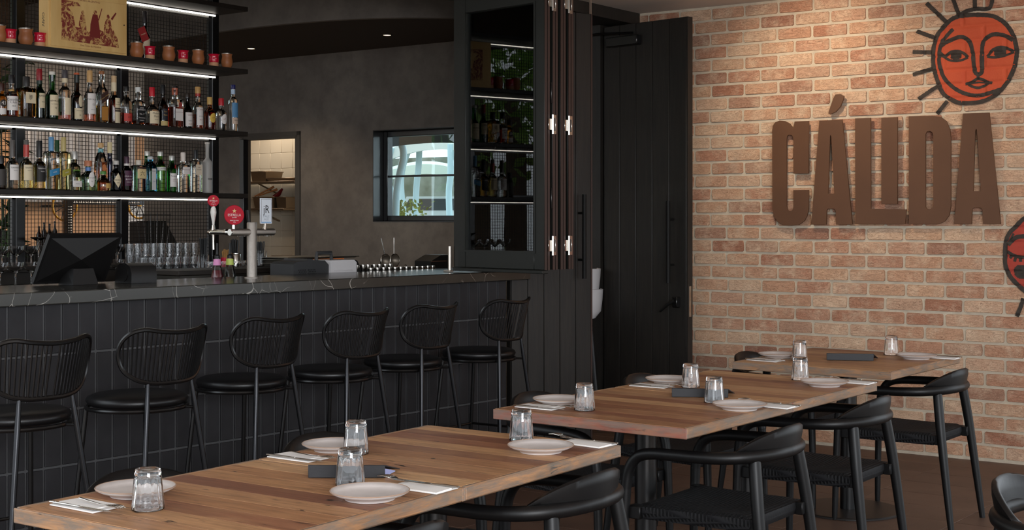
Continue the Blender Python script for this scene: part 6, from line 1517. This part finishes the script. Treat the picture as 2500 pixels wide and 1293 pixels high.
obj('windscreen', MB().prism([(-0.5, 0.65), (0.5, 0.65), (0.4, 0.84), (-0.4, 0.84)], lambda a, b: (a, -0.012, b), lambda a, b: (a, -0.002, b)), paint((60, 66, 70)), car, smooth=0)
obj('grille', MB().box(-0.3, 0.3, -0.012, -0.002, 0.36, 0.44), paint((70, 74, 76)), car)
for s in (-1, 1):
    obj('headlight', MB().box(0.5 * s - 0.12, 0.5 * s + 0.12, -0.02, -0.001, 0.42, 0.52), paint((240, 240, 236)), car)
    obj('wheel', MB().lathe([(0, -0.09), (0.24, -0.09), (0.24, 0.09), (0, 0.09)], 20).xf(Matrix.Translation((0.64 * s, 0.45, 0.242)) @ Matrix.Rotation(pi / 2, 4, 'Y')), paint((24, 24, 24)), car)
a = ow(900, 500, 24); b = ow(1230, 400, 24)
tag(obj('far_facade', MB().box(a.x - 3, b.x + 4, 24, 24.4, gz, b.z + 0.2), mat('far_render', srgb(150, 152, 140), 0.9, c2=srgb(84, 90, 74), ns=1.6)), 'mottled grey green rock wall at the back of the car park', 'wall')
bu = thing('shrub', 'dark green shrub with yellow tips at the lower left of the window', 'shrub', (ow(955, 520, 13.4).x, 13.4, gz))
lv_ = MB(); r_ = random.Random(5)
for k in range(800):
    c = Vector((r_.gauss(0, 0.22), r_.gauss(0, 0.2), r_.uniform(0.1, 0.75))); u = Vector((r_.gauss(0, 1), r_.gauss(0, 1), r_.gauss(0, 1))).normalized(); w = u.orthogonal().normalized()
    lv_.add([c - u * 0.035, c + w * 0.016, c + u * 0.035, c - w * 0.016], [(0, 1, 2, 3)])
obj('foliage', lv_.mesh('foliage', 0, False), mat('shrub_leaf', srgb(70, 82, 36), 0.7, c2=srgb(150, 160, 50), ns=6), bu)['kind'] = 'stuff'; obj('stem', MB().tube([(0, 0, 0), (0, 0, 0.5)], 0.02, 6), DARK, bu)
# trees beyond the dining room (seen mirrored in the folded window)
TL = mat('tree_leaf', srgb(150, 182, 96), 0.7, c2=srgb(110, 150, 70), ns=2, rnd=0.15, kind='World')
for i, (x, y, s) in enumerate(((-15.0, -1.2, 1.6), (-13.0, -6.5, 1.5), (-20.5, -4.5, 1.9))):
    t = thing('street_tree', ['leafy green street tree south west of the bar', 'leafy green street tree further south', 'leafy green street tree furthest west'][i], 'tree', (x, y, -0.21), 0, 'street trees')
    obj('trunk', MB().tube([(0, 0, 0), (0.05, 0, 1.6 * s), (0, 0.1, 2.3 * s)], [0.13 * s, 0.1 * s, 0.05 * s], 10), mat('bark', srgb(86, 70, 56), 0.9), t)
    lv_ = MB(); r_ = random.Random(i)
    for k in range(900):
        d = Vector((r_.gauss(0, 1), r_.gauss(0, 1), r_.gauss(0, 0.8))); d.normalize(); d *= r_.uniform(0.5, 1.0) * 1.25 * s
        c = d + Vector((0, 0, 2.5 * s)); u = Vector((r_.gauss(0, 1), r_.gauss(0, 1), r_.gauss(0, 1))); u.normalize(); w = u.orthogonal().normalized()
        lv_.add([c - u * 0.1 * s, c + w * 0.05 * s, c + u * 0.1 * s, c - w * 0.05 * s], [(0, 1, 2, 3)])
    obj('crown', lv_.mesh('crown', 0, False), TL, t)['kind'] = 'stuff'
